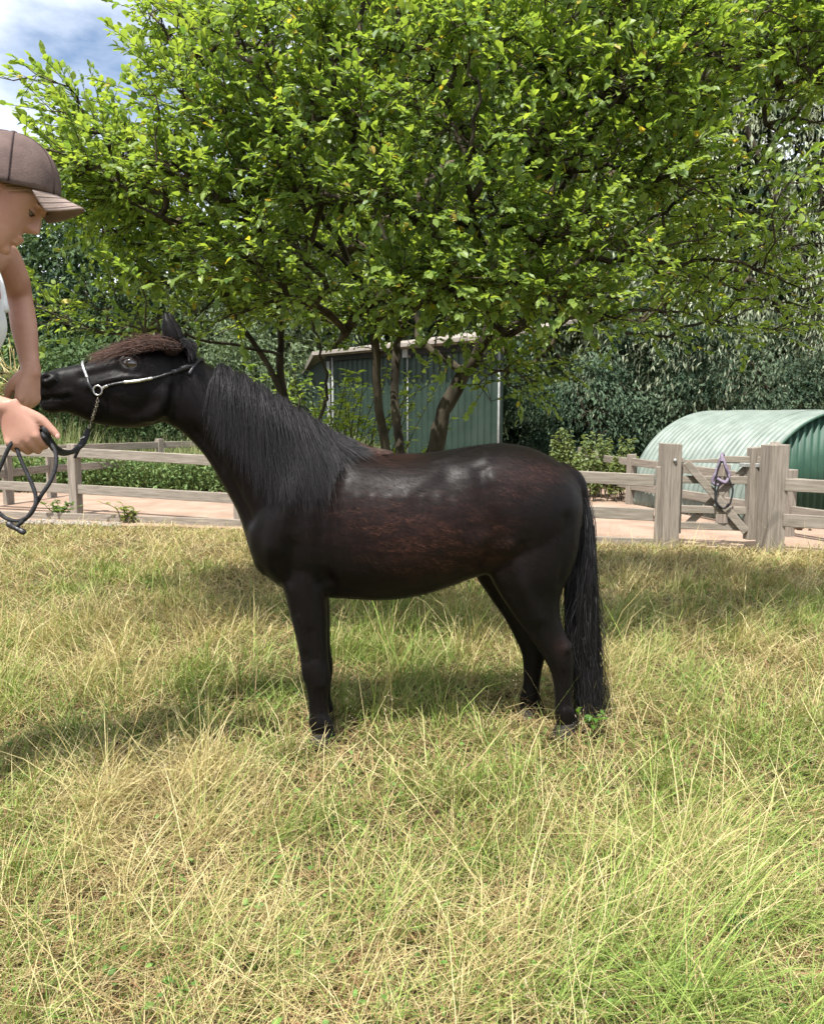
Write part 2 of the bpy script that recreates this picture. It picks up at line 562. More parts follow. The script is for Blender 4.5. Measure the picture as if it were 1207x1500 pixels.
# ------------------------------------------------------------------ arched hut
M_hutroof = mat_noise('pale_green_sheet', (0.125, 0.155, 0.132), (0.19, 0.225, 0.195), 5, 0.42, 0.05, spec=0.5)
M_hutend = mat_noise('dark_green_sheet', (0.012, 0.045, 0.028), (0.026, 0.07, 0.045), 4, 0.55, 0.05, spec=0.3)
h0 = G(1100, 770)
hax = Vector((-.34, .94, 0)).normalized()
hrt = Vector((hax.y, -hax.x, 0))
HL, HR, HH = 1.95, 1.12, 1.07
o = empty('arched_hut', h0 + hrt * HR)
tag(o, 'round-topped corrugated green metal animal hut behind the gate', 'hut')
hc0 = h0 + hrt * HR
nsh = 5
for k in range(nsh):
    s = np.arange(0, HL / nsh + .03, .0762 / 8) + k * HL / nsh
    s = s[s <= HL + .02]
    th = np.linspace(0, math.pi, 56)
    S, T = np.meshgrid(s, th, indexing='ij')
    rr = .008 * np.sin(2 * math.pi * S / .0762) + .004 * (k % 2)
    ct, st_ = np.cos(T), np.sin(T) ** 0.93
    X = (HR + rr) * ct; Z = (HH + rr) * st_
    V = np.array(hc0)[None, None] + S[..., None] * np.array(hax) - X[..., None] * np.array(hrt)
    V[..., 2] += Z
    V = V.reshape(-1, 3)
    nx, ny = S.shape
    i, j = np.meshgrid(np.arange(nx - 1), np.arange(ny - 1), indexing='ij')
    Q = np.stack([i * ny + j, (i + 1) * ny + j, (i + 1) * ny + j + 1, i * ny + j + 1], -1).reshape(-1, 4)
    q = MB().add(V, [Q]).build('roof_sheet', M_hutroof, o, True)
    md = q.modifiers.new('t', 'SOLIDIFY'); md.thickness = .003
for pos, yy in ((0.02, -1), (HL - .02, 1)):
    x = np.linspace(-HR * .985, HR * .985, 240)
    zt = HH * .985 * (1 - np.abs(x / HR) ** 2.1) ** .47
    d = pos + .012 * np.sin(2 * math.pi * x / .085)
    base = np.array(hc0)[None] + x[:, None] * np.array(hrt) + d[:, None] * np.array(hax)
    top = base.copy(); top[:, 2] = zt; base[:, 2] = 0.0
    i = np.arange(239)
    q = MB().add(np.vstack([base, top]), [np.stack([i, i + 1, i + 241, i + 240], -1)]).build('end_wall', M_hutend, o, True)
    q.modifiers.new('t', 'SOLIDIFY').thickness = .004
th = np.linspace(0, math.pi, 60)
p = np.array(hc0)[None] - (HR + .006) * np.cos(th)[:, None] * np.array(hrt)[None] - .006 * np.array(hax)[None]
p[:, 2] += (HH + .006) * np.sin(th) ** .93
MB().add(*tube_np(p, .012, 6)).build('edge_trim', M_hutend, o, True)

# ------------------------------------------------------------------ shed
M_shed = mat_noise('shed_green_sheet', (0.012, 0.027, 0.018), (0.023, 0.041, 0.029), 3, 0.5, 0.05, spec=0.35)
M_white = mat_noise('white_trim', (0.18, 0.19, 0.18), (0.28, 0.29, 0.275), 12, 0.6, 0.05)
M_roof = mat_noise('pale_roof_edge', (0.20, 0.175, 0.15), (0.30, 0.265, 0.23), 10, 0.7, 0.1)
M_eave_shade = mat_noise('eave_shade', (0.012, 0.013, 0.012), (0.025, 0.026, 0.024), 5, 0.9, 0.1)  # near-black colour standing in for shade under the eaves
sr, slf, sbk = P(735, 520, 10.5), P(482, 520, 13.0), P(436, 545, 15.2)
for q in (sr, slf, sbk): q.z = 0
o = empty('shed', slf)
tag(o, 'dark green corrugated metal shed with pale roof edge behind the tree', 'shed')


def corr_wall(a, b, z0, z1a, z1b, pitch, amp, name, mat):
    a, b = Vector(a), Vector(b)
    L = (b - a).length
    u = (b - a) / L
    nrm = Vector((u.y, -u.x, 0))
    prof, s, k = [], 0.0, 0
    while s < L:      # trapezoidal ribs
        for q, d in ((0, 0), (.55, 0), (.68, 1), (.88, 1)):
            if s + q * pitch <= L: prof.append((s + q * pitch, d))
        s += pitch
    prof.append((L, 0))
    pr = np.array(prof)
    base = np.array(a)[None] + pr[:, :1] * np.array(u) + pr[:, 1:] * amp * np.array(nrm)
    top = base.copy(); base[:, 2] = z0; top[:, 2] = z1a + (z1b - z1a) * pr[:, 0] / L
    n = len(pr); i = np.arange(n - 1)
    w = MB().add(np.vstack([base, top]), [np.stack([i, i + 1, i + 1 + n, i + n], -1)]).build(name, mat, o)
    return w, u, nrm, L


w, su, sn, SL = corr_wall(slf, sr, 0, 1.93, 1.93, .115, .024, 'front_wall', M_shed)
corr_wall(sbk, slf, 0, 1.70, 1.93, .115, .022, 'side_wall', M_shed)
far = sr + Vector((.3, 3.4, 0))
corr_wall(sr, far, 0, 1.93, 1.93, .115, .024, 'end_wall', M_shed)
up = Vector((0, 0, 1))
# dark strip painted for the shade under the roof, fascia, roof plate with overhang
MB().add(*beam_np(slf + up * 1.90 + sn * .06, sr + su * .02 + up * 1.90 + sn * .06, .03, .10)).build('eave_shade_strip', M_eave_shade, o)
ra, rb_ = slf - su * .12 + sn * .22, sr + su * .50 + sn * .22
rc, rd = sr + su * .50 - sn * .9, sbk - sn * .2 + Vector((-.1, .1, 0))
top = [ra + up * 1.99, rb_ + up * 2.02, rc + up * 2.25, rd + up * 1.78]
V = np.array([list(q) for q in top] + [list(q - up * .045) for q in top])
MB().add(V, [np.array([[0, 1, 2, 3], [7, 6, 5, 4], [0, 4, 5, 1], [1, 5, 6, 2], [2, 6, 7, 3], [3, 7, 4, 0]])]).build('roof', M_roof, o)
MB().add(*beam_np(ra + up * 1.965 + sn * .012, rb_ + up * 1.995 + sn * .012, .02, .055)).build('fascia', M_roof, o)
MB().add(*beam_np(rd + up * 1.74, ra + up * 1.955, .02, .09)).build('fascia', M_timber_rail, o)
MB().add(*box_np(slf + su * .02 + sn * .03 + up * .95, su * .035, sn * .008, up * .95)).build('corner_trim', M_white, o)
MB().add(*tube_np(np.array([list(slf + su * .17 + sn * .07), list(slf + su * .17 + sn * .07 + up * 1.9)]), .016, 10)).build('downpipe', M_white, o, True)
MB().add(*tube_np(np.array([list(sr + sn * .05), list(sr + sn * .05 + up * 1.9)]), .014, 10)).build('downpipe', M_white, o, True)
cm = slf + (sr - slf) * .52 + sn * .04
MB().add(*tube_np(np.array([list(cm), list(cm + up * 1.88)]), .010, 8)).build('cable_pipe', M_white, o, True)
MB().add(*box_np(cm + up * 1.88 + sn * .02, su * .05, sn * .04, up * .06)).build('lamp_box', M_white, o)


# ------------------------------------------------------------------ foliage tools
def unit(a): return a / (np.linalg.norm(a, axis=-1, keepdims=True) + 1e-9)


def leaves4(p, d, nrm, L, W, C):
    s = unit(np.cross(d, nrm)); nn = np.cross(s, d)
    L, W = np.asarray(L)[:, None], np.asarray(W)[:, None]
    base = p
    l = p + d * L * .45 + s * W * .5 + nn * W * .18
    r = p + d * L * .45 - s * W * .5 + nn * W * .18
    t = p + d * L - nn * L * .08
    n = len(p)
    V = np.stack([base, l, t, r], 1).reshape(-1, 3)
    k = np.arange(n) * 4
    T = np.concatenate([np.stack([k, k + 2, k + 1], -1), np.stack([k, k + 3, k + 2], -1)])
    return V, [T], np.repeat(C, 4, 0)


LEAF_T = np.array([0, .22, .22, .22, .66, .66, .66, 1.0])
LEAF_S = np.array([0, .38, 0, -.38, .47, 0, -.47, 0])
LEAF_N = np.array([0, .10, 0, .10, .06, -.05, .06, -.16])
LEAF_F4 = np.array([[1, 4, 5, 2], [2, 5, 6, 3]])
LEAF_F3 = np.array([[0, 1, 2], [0, 2, 3], [4, 7, 5], [5, 7, 6]])


def leaves8(p, d, nrm, L, W, C):
    s = unit(np.cross(d, nrm)); nn = np.cross(s, d)
    n = len(p)
    L, W = np.asarray(L)[:, None, None], np.asarray(W)[:, None, None]
    V = p[:, None] + d[:, None] * LEAF_T[None, :, None] * L + s[:, None] * LEAF_S[None, :, None] * W + nn[:, None] * (LEAF_N[None, :, None] * L)
    k = (np.arange(n) * 8)[:, None, None]
    return V.reshape(-1, 3), [(LEAF_F4[None] + k).reshape(-1, 4), (LEAF_F3[None] + k).reshape(-1, 3)], np.repeat(C, 8, 0)


def leaves6(p, d, nrm, L, W, C):
    s = unit(np.cross(d, nrm)); nn = np.cross(s, d)
    n = len(p)
    tt, ss, zz = np.array([0, .28, .28, .66, .66, 1.0]), np.array([0, .44, -.44, .42, -.42, 0]), np.array([0, .05, .05, .0, .0, -.14])
    L, W = np.asarray(L)[:, None, None], np.asarray(W)[:, None, None]
    V = p[:, None] + d[:, None] * tt[None, :, None] * L + s[:, None] * ss[None, :, None] * W + nn[:, None] * (zz[None, :, None] * L)
    k = (np.arange(n) * 6)[:, None]
    return V.reshape(-1, 3), [k + np.array([[1, 3, 4, 2]]), k + np.array([[0, 1, 2]]), k + np.array([[3, 5, 4]])], np.repeat(C, 6, 0)


def mix(a, b, t): return np.array(a)[None] * (1 - t[:, None]) + np.array(b)[None] * t[:, None]


def crown(c, r, nclump, per, L, W, ca, cb, seed, droop=0.5, sig=.3, fill=0.75, flat=.6, zmin=None, front=False):
    g = np.random.default_rng(seed)
    c, r = np.array(c, float), np.array(r, float)
    u = unit(g.normal(size=(nclump, 3)))
    if front: u[:, 1] = -np.abs(u[:, 1]) * g.choice([1, 1, 1, -1], nclump)
    rad = g.uniform(fill ** 3, 1.0, nclump) ** (1 / 3)
    lob = 1 + .22 * np.sin(u[:, 0] * 5 + seed) * np.cos(u[:, 2] * 4 + seed * 2) + .10 * g.normal(size=nclump)
    cc = c + u * r * (rad * lob)[:, None]
    if zmin is not None: cc[:, 2] = np.maximum(cc[:, 2], zmin + g.uniform(0, .5, nclump))
    size = sig * g.uniform(.6, 1.4, nclump)
    n = nclump * per
    ci = np.repeat(np.arange(nclump), per)
    off = g.normal(size=(n, 3)) * size[ci][:, None]
    off[:, 2] *= flat
    p = cc[ci] + off
    out = unit(off + u[ci] * .3)
    d = unit(out * .7 + g.normal(size=(n, 3)) * .5 + np.array([0, 0, -1]) * droop)
    nrm = unit(np.array([0, 0, 1.0]) + g.normal(size=(n, 3)) * .6 + out * .4)
    t = np.clip(g.normal(.45, .18, n) + (g.normal(0, .30, nclump))[ci], 0, 1)
    C = mix(ca, cb, t)
    ll = L * g.uniform(.65, 1.3, n)
    return leaves4(p, d, nrm, ll, W * ll / L * g.uniform(.8, 1.2, n), C)


def far_tree(name, label, cat_, base, c, r, nclump, per, L, W, ca, cb, seed, group=None, **kw):
    o = empty(name, base)
    tag(o, label, cat_, group)
    V, f, C = crown(c, r, nclump, per, L, W, ca, cb, seed, **kw)
    k = link('crown', mesh_np('crown', V, f, C), M_far, o)
    k['kind'] = 'stuff'
    g = np.random.default_rng(seed + 90)
    p0, p1 = np.array(base, float), np.array(c, float)
    pts = cat(np.array([p0 - [0, 0, .1], p0 * .6 + p1 * .4 + g.normal(0, .12, 3), p1 + [0, 0, r[2] * .3]]), 14)
    mb = MB().add(*tube_np(pts, np.linspace(max(.05, r[2] * .05), .02, 14), 9))
    mb.build('trunk', M_bark, o, True)
    mb = MB()
    for q in range(7):
        s = pts[4 + q]
        e = np.array(c) + unit(g.normal(size=3)) * np.array(r) * .75
        mb.add(*tube_np(cat(np.array([s, (s + e) / 2 + [0, 0, .2], e]), 8), np.linspace(max(.03, r[2] * .02), .008, 8), 6, False))
    mb.build('limbs', M_bark, o, True)['kind'] = 'stuff'
    return o


SIL_A, SIL_B = (0.15, 0.18, 0.11), (0.44, 0.48, 0.34)
DRK_A, DRK_B = (0.018, 0.040, 0.022), (0.075, 0.12, 0.065)
MID_A, MID_B = (0.045, 0.08, 0.03), (0.12, 0.18, 0.07)
far_tree('willow_tree', 'tall silvery grey-green willow behind the arched hut at right', 'tree', (6.6, 14.0, 0), (6.4, 13.2, 4.9), (4.3, 2.8, 4.4), 470, 120, .10, .026, SIL_A, SIL_B, 11, droop=1.1, sig=.22, fill=.8, flat=1.9, zmin=1.1, front=True)
far_tree('evergreen_bush', 'dark evergreen bush between the shed and the arched hut', 'bush', (2.9, 12.8, 0), (2.9, 12.8, 1.55), (1.75, 1.1, 1.75), 170, 130, .075, .030, DRK_A, (.10, .15, .09), 12, droop=.8, sig=.15, fill=.8, zmin=.15, front=True)
far_tree('evergreen_bush', 'blackish-green bush directly behind the arched hut roof', 'bush', (5.3, 12.0, 0), (5.3, 12.2, 1.05), (2.1, 1.0, 1.25), 150, 130, .075, .030, DRK_A, (.11, .155, .095), 13, droop=.8, sig=.15, fill=.8, zmin=.15, front=True)
far_tree('tall_tree', 'tall grey-green tree rising behind the shed roof', 'tree', (1.6, 20, 0), (1.6, 20, 7.4), (4.6, 3, 6.4), 420, 95, .30, .12, (0.05, .08, .04), (.15, .19, .10), 14, droop=.8, sig=.6, fill=.3, front=True)
far_tree('tall_tree', 'tall dark tree behind the willow at the right edge', 'tree', (9.6, 20, 0), (9.4, 20, 7.5), (4.6, 3, 6.8), 330, 95, .30, .12, DRK_A, (.09, .13, .07), 15, droop=.8, sig=.6, fill=.75, front=True)
far_tree('tall_tree', 'tall mid-green tree showing between the willow and the shed tree', 'tree', (5.6, 23, 0), (5.6, 23, 7.0), (3.6, 2.4, 7.0), 260, 80, .34, .15, (.04, .07, .035), (.13, .17, .09), 22, droop=.8, sig=.6, fill=.3, front=True)
far_tree('hedge_tree', 'rounded dark tree at the left edge behind the meadow', 'tree', (-9.2, 18, 0), (-9.2, 18, 2.9), (2.5, 2, 2.7), 190, 80, .18, .07, DRK_A, MID_B, 16, droop=.6, sig=.42, zmin=.2, front=True)
far_tree('hedge_tree', 'dark tree beyond the fence above the pony\'s muzzle', 'tree', (-6.4, 17.5, 0), (-6.4, 17.5, 2.8), (2.4, 2, 2.6), 190, 80, .18, .07, DRK_A, MID_B, 17, droop=.6, sig=.42, zmin=.2, front=True)
far_tree('hedge_tree', 'pale grey-green tree beyond the fence above the pony\'s neck', 'tree', (-3.6, 18.5, 0), (-3.6, 18.5, 3.0), (2.3, 2, 2.9), 190, 80, .18, .06, (.06, .085, .045), (.19, .23, .13), 18, droop=.8, sig=.42, zmin=.2, front=True)
far_tree('meadow_bush', 'mid-green rounded bush in the meadow behind the pony\'s head', 'bush', (-5.3, 14.0, 0), (-5.3, 14.0, 1.15), (1.5, .9, 1.15), 110, 80, .10, .045, MID_A, MID_B, 19, droop=.4, sig=.22, zmin=.2, front=True)
far_tree('meadow_bush', 'dark green bush in the meadow at the far left edge', 'bush', (-8.2, 14.2, 0), (-8.2, 14.2, 1.2), (1.6, .9, 1.25), 110, 80, .10, .045, DRK_A, MID_B, 20, droop=.4, sig=.22, zmin=.2, front=True)
far_tree('meadow_bush', 'grey-green bush left of the shed, behind the thin tree stems', 'bush', (-2.7, 14.4, 0), (-2.7, 14.4, 1.25), (1.3, .8, 1.3), 100, 80, .10, .04, (.06, .09, .045), (.16, .21, .11), 21, droop=.5, sig=.22, zmin=.2, front=True)
# the wood beyond, one mass
mbV, mbF, mbC, nn_ = [], [], [], 0
g = np.random.default_rng(33)
for q, x in enumerate(np.arange(-24, 26, 3.1)):
    tall = 4.6 if x < -3 else 8.5
    V, f, C = crown((x, 27 + 2 * g.random(), tall * .48), (2.6, 1.6, tall * .55), 85, 50, .50, .26, DRK_A, (.075, .11, .06), 50 + q, droop=.5, sig=.8, fill=.7, front=True, zmin=.1)
    mbV.append(V); mbC.append(C); mbF += [t + nn_ for t in f]; nn_ += len(V)
tag(link('distant_wood', mesh_np('distant_wood', np.vstack(mbV), mbF, np.vstack(mbC)), M_far), 'dark green wood closing the view behind everything', 'wood', kind='stuff')


# ------------------------------------------------------------------ blades of grass
def blades(x, y, h, w, az, lean, curve, C0, C1, z0=None, seg=3):
    """Tapered bent ribbons. lean = angle from upright at the root, curve = extra bend to the tip."""
    n = len(x)
    t = np.linspace(0, 1, seg + 1)
    ang = lean[:, None] + curve[:, None] * (t[None, :-1] + .5 / seg)
    dh = np.sin(ang) * h[:, None] / seg; dv = np.cos(ang) * h[:, None] / seg
    H = np.concatenate([np.zeros((n, 1)), np.cumsum(dh, 1)], 1)
    Z = np.concatenate([np.zeros((n, 1)), np.cumsum(dv, 1)], 1)
    if z0 is not None: Z += z0[:, None]
    Z = np.maximum(Z, .003)
    ca, sa = np.cos(az), np.sin(az)
    cx = x[:, None] + H * ca[:, None]; cy = y[:, None] + H * sa[:, None]
    tw = rng.uniform(-.9, .9, n)
    sx, sy = -np.sin(az + tw), np.cos(az + tw)
    wt = w[:, None] * (1 - t[None, :-1] ** 2.2 * .6) / 2
    L = np.stack([cx[:, :-1] - sx[:, None] * wt, cy[:, :-1] - sy[:, None] * wt, Z[:, :-1]], -1)
    Rr = np.stack([cx[:, :-1] + sx[:, None] * wt, cy[:, :-1] + sy[:, None] * wt, Z[:, :-1]], -1)
    tip = np.stack([cx[:, -1], cy[:, -1], Z[:, -1]], -1)
    V = np.concatenate([L, Rr, tip[:, None]], 1)
    m = 2 * seg + 1
    k = (np.arange(n) * m)[:, None]
    i = np.arange(seg - 1)[None]
    Q = np.stack([k + i, k + i + seg, k + i + seg + 1, k + i + 1], -1).reshape(-1, 4)
    T = np.concatenate([k + seg - 1, k + 2 * seg - 1, k + 2 * seg], 1)
    C = C0[:, None] * (1 - t[None, :, None]) + C1[:, None] * t[None, :, None]
    C = np.concatenate([C[:, :-1], C[:, :-1], C[:, -1:]], 1)
    return V.reshape(-1, 3), [Q, T], C.reshape(-1, 3), tip


GRN_A, GRN_B = np.array((.085, .155, .028)), np.array((.26, .34, .085))
STR_A, STR_B = np.array((.35, .285, .11)), np.array((.64, .555, .30))
BRN_A, BRN_B = np.array((.17, .10, .045)), np.array((.40, .26, .14))


def scatter(dens, ymin=.95, ymax=8.2, power=1.15):
    out = []
    for y0 in np.arange(ymin, ymax, .15):
        yy = y0 + .075
        hw = yy * .52 + .75
        d_ = dens * min(1.0, (1.5 / yy)) ** power
        n = int(d_ * 2 * hw * .15)
        out.append(np.column_stack([rng.uniform(-hw, hw, n), rng.uniform(y0, y0 + .15, n)]))
        n = int(d_ * .38 * 2 * 1.7 * .15)      # thinner towards the sides of the paddock
        out.append(np.column_stack([rng.uniform(hw, hw + 1.7, n) * rng.choice([-1, 1], n), rng.uniform(y0, y0 + .15, n)]))
    q = np.vstack(out)
    keep = q[:, 1] < edge_y(q[:, 0]) + rng.normal(0, .06, len(q)) - .02
    return q[keep, 0], q[keep, 1]


def far_w(y): return 1 + .22 * np.maximum(y - 1.5, 0)


GV, GF, GC, gn_ = [], [], [], 0


def push(V, Q, C):
    global gn_
    global GF
    GV.append(V); GF += [q + gn_ for q in Q]; GC.append(C); gn_ += len(V)


def greenness(x, y):
    g1 = vnoise(x, y, 1, .55) * .55 + vnoise(x, y, 2, .2) * .45
    base = np.interp(y, [1.0, 1.5, 2.0, 2.6, 3.4, 4.5, 5.8, 7.0], [.66, .68, .75, .78, .66, .58, .40, .08])
    base = base - .55 * np.exp(-((x + .85) ** 2 + (y - 2.05) ** 2) / .10) + .18 * np.exp(-((x - .35) ** 2 / .5 + (y - 2.4) ** 2 / .08)) - .2 * np.exp(-((x + .1) ** 2 / .08 + (y - 1.55) ** 2 / .02))
    return np.clip(base + (g1 - .5) * 2.0, .02, 1)


def tallness(x, y): return .28 + 1.35 * (vnoise(x, y, 5, .42) * .40 + vnoise(x, y, 6, .15) * .35 + vnoise(x, y, 16, .07) * .25)


def field_h(y): return np.interp(y, [1, 2.2, 3.2, 5.2, 6.4, 7.6], [1.0, 1.0, 1.15, .75, .5, .3])


def trodden(x, y):
    f = np.ones(len(x))
    for hx, hy in ((-.27, 2.50), (.49, 2.55), (.40, 2.73), (-.26, 2.68)):
        f = np.minimum(f, 1 - .50 * np.exp(-(((x - hx) / .20) ** 2 + ((y - hy + .16) / .26) ** 2) ** 2))
    return f


# upright green and yellowing leaves
x, y = scatter(13800)
tx, ty = scatter(85)
tj = rng.integers(0, len(tx), len(x))
dn = np.minimum(1.0, 1.5 / ty) ** 0.0
snap = rng.random(len(x)) < .55
ox, oy = rng.normal(0, .026, len(x)) * (1 + .2 * ty[tj]), rng.normal(0, .026, len(x)) * (1 + .2 * ty[tj])
x = np.where(snap, tx[tj] + ox, x); y = np.where(snap, ty[tj] + oy, y)
tus_h = rng.uniform(.6, 1.5, len(tx))[tj]; tus_g = rng.normal(0, .28, len(tx))[tj]
k = (vnoise(x, y, 41, .30) * .6 + vnoise(x, y, 42, .12) * .4 > .40) | (rng.random(len(x)) < .45)
k = k | snap
x, y, snap, ox, oy, tus_h, tus_g = x[k], y[k], snap[k], ox[k], oy[k], tus_h[k], tus_g[k]
n = len(x)
gr = np.clip(greenness(x, y) + rng.normal(0, .2, n) + np.where(snap, tus_g, 0), 0, 1)
gr = np.clip(gr + (vnoise(x, y, 31, .11) - .5) * .9, .03, 1)
isg = rng.random(n) < gr
c0 = np.where(isg[:, None], mix(GRN_A, GRN_B, rng.random(n)), mix(STR_A, STR_B, rng.random(n)) * .85)
c1 = np.where(isg[:, None], c0 * 1.15 + rng.random((n, 1)) * .06 * np.array([1, .9, .2]), mix(STR_A, STR_B, rng.random(n)))
wind = 4.2 + 2.4 * vnoise(x, y, 8, .5)
az = np.where(rng.random(n) < .6, wind + rng.normal(0, .6, n), np.where(snap, np.arctan2(oy, ox) + rng.normal(0, .4, n), rng.uniform(0, 6.283, n)))
h = rng.gamma(4, .0265, n) * tallness(x, y) ** 1.5 * trodden(x, y) * np.where(snap, tus_h, .85) * field_h(y) * np.where(isg, 1.0, 1.15)
w_ = rng.uniform(.0010, .0024, n) * far_w(y); l_ = np.abs(rng.normal(.30, .30, n)); cv = rng.uniform(.3, 1.9, n)
for k, sg in ((y < 2.7, 3), (y >= 2.7, 2)):
    V, Q, C, _ = blades(x[k], y[k], h[k], w_[k], az[k], l_[k], cv[k], c0[k], c1[k], seg=sg)
    push(V, Q, C)
# lodged straw lying across
x, y = scatter(4200)
n = len(x)
k = rng.random(n) < np.clip(1.15 - greenness(x, y), .2, 1)
x, y = x[k], y[k]; n = len(x)
c0 = np.where((rng.random(n) < .28)[:, None], mix(BRN_A, BRN_B, rng.random(n)), mix(STR_A, STR_B, rng.random(n) ** .8))
az = np.where(rng.random(n) < .5, 3.3 + 3 * vnoise(x, y, 9, .8) + rng.normal(0, .6, n), rng.uniform(0, 6.283, n))
h = rng.uniform(.08, .32, n) * field_h(y) * trodden(x, y)
V, Q, C, _ = blades(x, y, h, rng.uniform(.0007, .0016, n) * far_w(y), az, rng.uniform(.85, 1.55, n), rng.uniform(-.3, .5, n), c0, c0 * 1.05, rng.uniform(.0, .05, n) * tallness(x, y), seg=2)
push(V, Q, C)
# thatch near the soil
x, y = scatter(5200)
n = len(x)
c0 = np.where((rng.random(n) < .55)[:, None], mix(BRN_A, BRN_B, rng.random(n)), mix(STR_A, STR_B, rng.random(n)) * .8)
V, Q, C, _ = blades(x, y, rng.uniform(.04, .14, n), rng.uniform(.0013, .0026, n) * far_w(y), rng.uniform(0, 6.283, n), rng.uniform(1.1, 1.6, n), rng.uniform(-.2, .3, n), c0, c0, rng.uniform(0, .02, n), seg=2)
push(V, Q, C)
# long pale stalks, some upright with seed heads
x, y = scatter(85, power=.5)
n = len(x)
c0 = mix(STR_A, STR_B, rng.uniform(.4, 1, n)); c0 = np.where((rng.random(n) < .25)[:, None], mix((.25, .3, .09), (.4, .42, .16), rng.random(n)), c0)
ln = np.where(rng.random(n) < .5, rng.uniform(.9, 1.45, n), np.abs(rng.normal(.3, .25, n)))
V, Q, C, tip = blades(x, y, rng.uniform(.12, .34, n) * np.sqrt(field_h(y)), rng.uniform(.0008, .0015, n) * far_w(y) ** .8, rng.uniform(0, 6.283, n), ln, rng.uniform(-.1, .7, n), c0, c0 * 1.05, rng.uniform(0, .05, n), seg=4)
push(V, Q, C)
# panicles on some of the stalks
k = np.where((rng.random(n) < .55) & (tip[:, 2] > .12))[0]
per = 16
ci = np.repeat(k, per); m = len(ci)
tt = np.tile(np.linspace(0, 1, per), len(k))
p = tip[ci] + np.column_stack([rng.normal(0, .012, m) * (1.2 - tt), rng.normal(0, .012, m) * (1.2 - tt), -.09 * (1 - tt) + .005])
d = unit(rng.normal(size=(m, 3)) * .6 + [0, 0, .8])
V, f, C = leaves4(p, d, unit(rng.normal(size=(m, 3))), rng.uniform(.005, .011, m), rng.uniform(.0012, .0024, m), mix((.34, .25, .17), (.55, .46, .34), rng.random(m)))
GV.append(V); GC.append(C); GF += [t + gn_ for t in f]; gn_ += len(V)
# clover and small broad leaves low down
x, y = scatter(420)
n = len(x)
p = np.column_stack([x, y, rng.uniform(.01, .05, n)])
V, f, C = leaves6(p, unit(rng.normal(size=(n, 3)) * [1, 1, .3]), unit(rng.normal(size=(n, 3)) * .4 + [0, 0, 1.0]), rng.uniform(.010, .026, n), rng.uniform(.008, .014, n), mix((.06, .13, .025), (.15, .26, .06), rng.random(n)))
GV.append(V); GC.append(C); GF += [t + gn_ for t in f]; gn_ += len(V)
tag(link('tall_grass', mesh_np('tall_grass', np.vstack(GV), GF, np.vstack(GC)), M_grass), 'long green and straw-dry meadow grass covering the paddock', 'grass', kind='stuff')

# meadow beyond the left fence
n = 15000
x = rng.uniform(-9.5, .6, n); y = rng.uniform(10.9, 13.4, n)
c0 = mix((.07, .13, .03), (.20, .26, .08), rng.random(n)); c1 = np.where((rng.random(n) < .5)[:, None], mix((.30, .30, .13), (.52, .47, .28), rng.random(n)), c0)
V, Q, C, tip = blades(x, y, rng.uniform(.3, .62, n) * (.7 + .6 * vnoise(x, y, 12, .9)) * (1 + .28 * (y - 10.9)), rng.uniform(.007, .014, n), rng.uniform(0, 6.283, n), np.abs(rng.normal(.1, .15, n)), rng.uniform(0, .7, n), c0, c1, seg=2)
F4 = list(Q); VV, CC = [V], [C]; nb = len(V)
n = 16000
x = rng.uniform(-9.5, .6, n); y = 10.75 + np.abs(rng.normal(0, .35, n))
p = np.column_stack([x, y, rng.uniform(.02, .40, n) * (.6 + .7 * vnoise(x, y, 14, .5))])
V, f, C = leaves4(p, unit(rng.normal(size=(n, 3)) + [0, -.3, .1]), unit(rng.normal(size=(n, 3)) + [0, 0, 1.5]), rng.uniform(.05, .10, n), rng.uniform(.025, .045, n), mix((.06, .11, .03), (.16, .23, .08), rng.random(n)))
VV.append(V); CC.append(C); F4 += [t + nb for t in f]
tag(link('meadow_grass', mesh_np('meadow_grass', np.vstack(VV), F4, np.vstack(CC)), M_grass), 'tall seeding grass and weeds beyond the far fence at left', 'grass', kind='stuff')

# gravel strip by the left fence
n = 420
x = rng.uniform(-4.6, -2.75, n); yb = edge_y(x)
mb = MB()
M_gravel = mat_noise('gravel_stone', (.18, .16, .14), (.34, .31, .28), 40, .9, .2)
for q in range(n):
    s = random.uniform(.008, .024)
    V, f = ball_np((x[q], yb[q] + random.uniform(-.10, .10), s * .4), (s, 0, 0), (0, s * random.uniform(.6, 1), 0), (0, 0, s * .6), 6, 5)
    mb.add(V + rng.normal(0, s * .1, V.shape), f)
tag(mb.build('gravel', M_gravel), 'strip of pale gravel at the foot of the left fence', 'gravel', kind='stuff')

# ------------------------------------------------------------------ the small tree over the pony
tg = np.random.default_rng(101)
tree = empty('broadleaf_tree', (0.06, 4.25, 0))
tag(tree, 'spreading multi-stemmed small tree with light green leaves behind the pony', 'tree')


def trace(pts):
    return np.array([list(P(a, b, c - .95)) for a, b, c in pts])


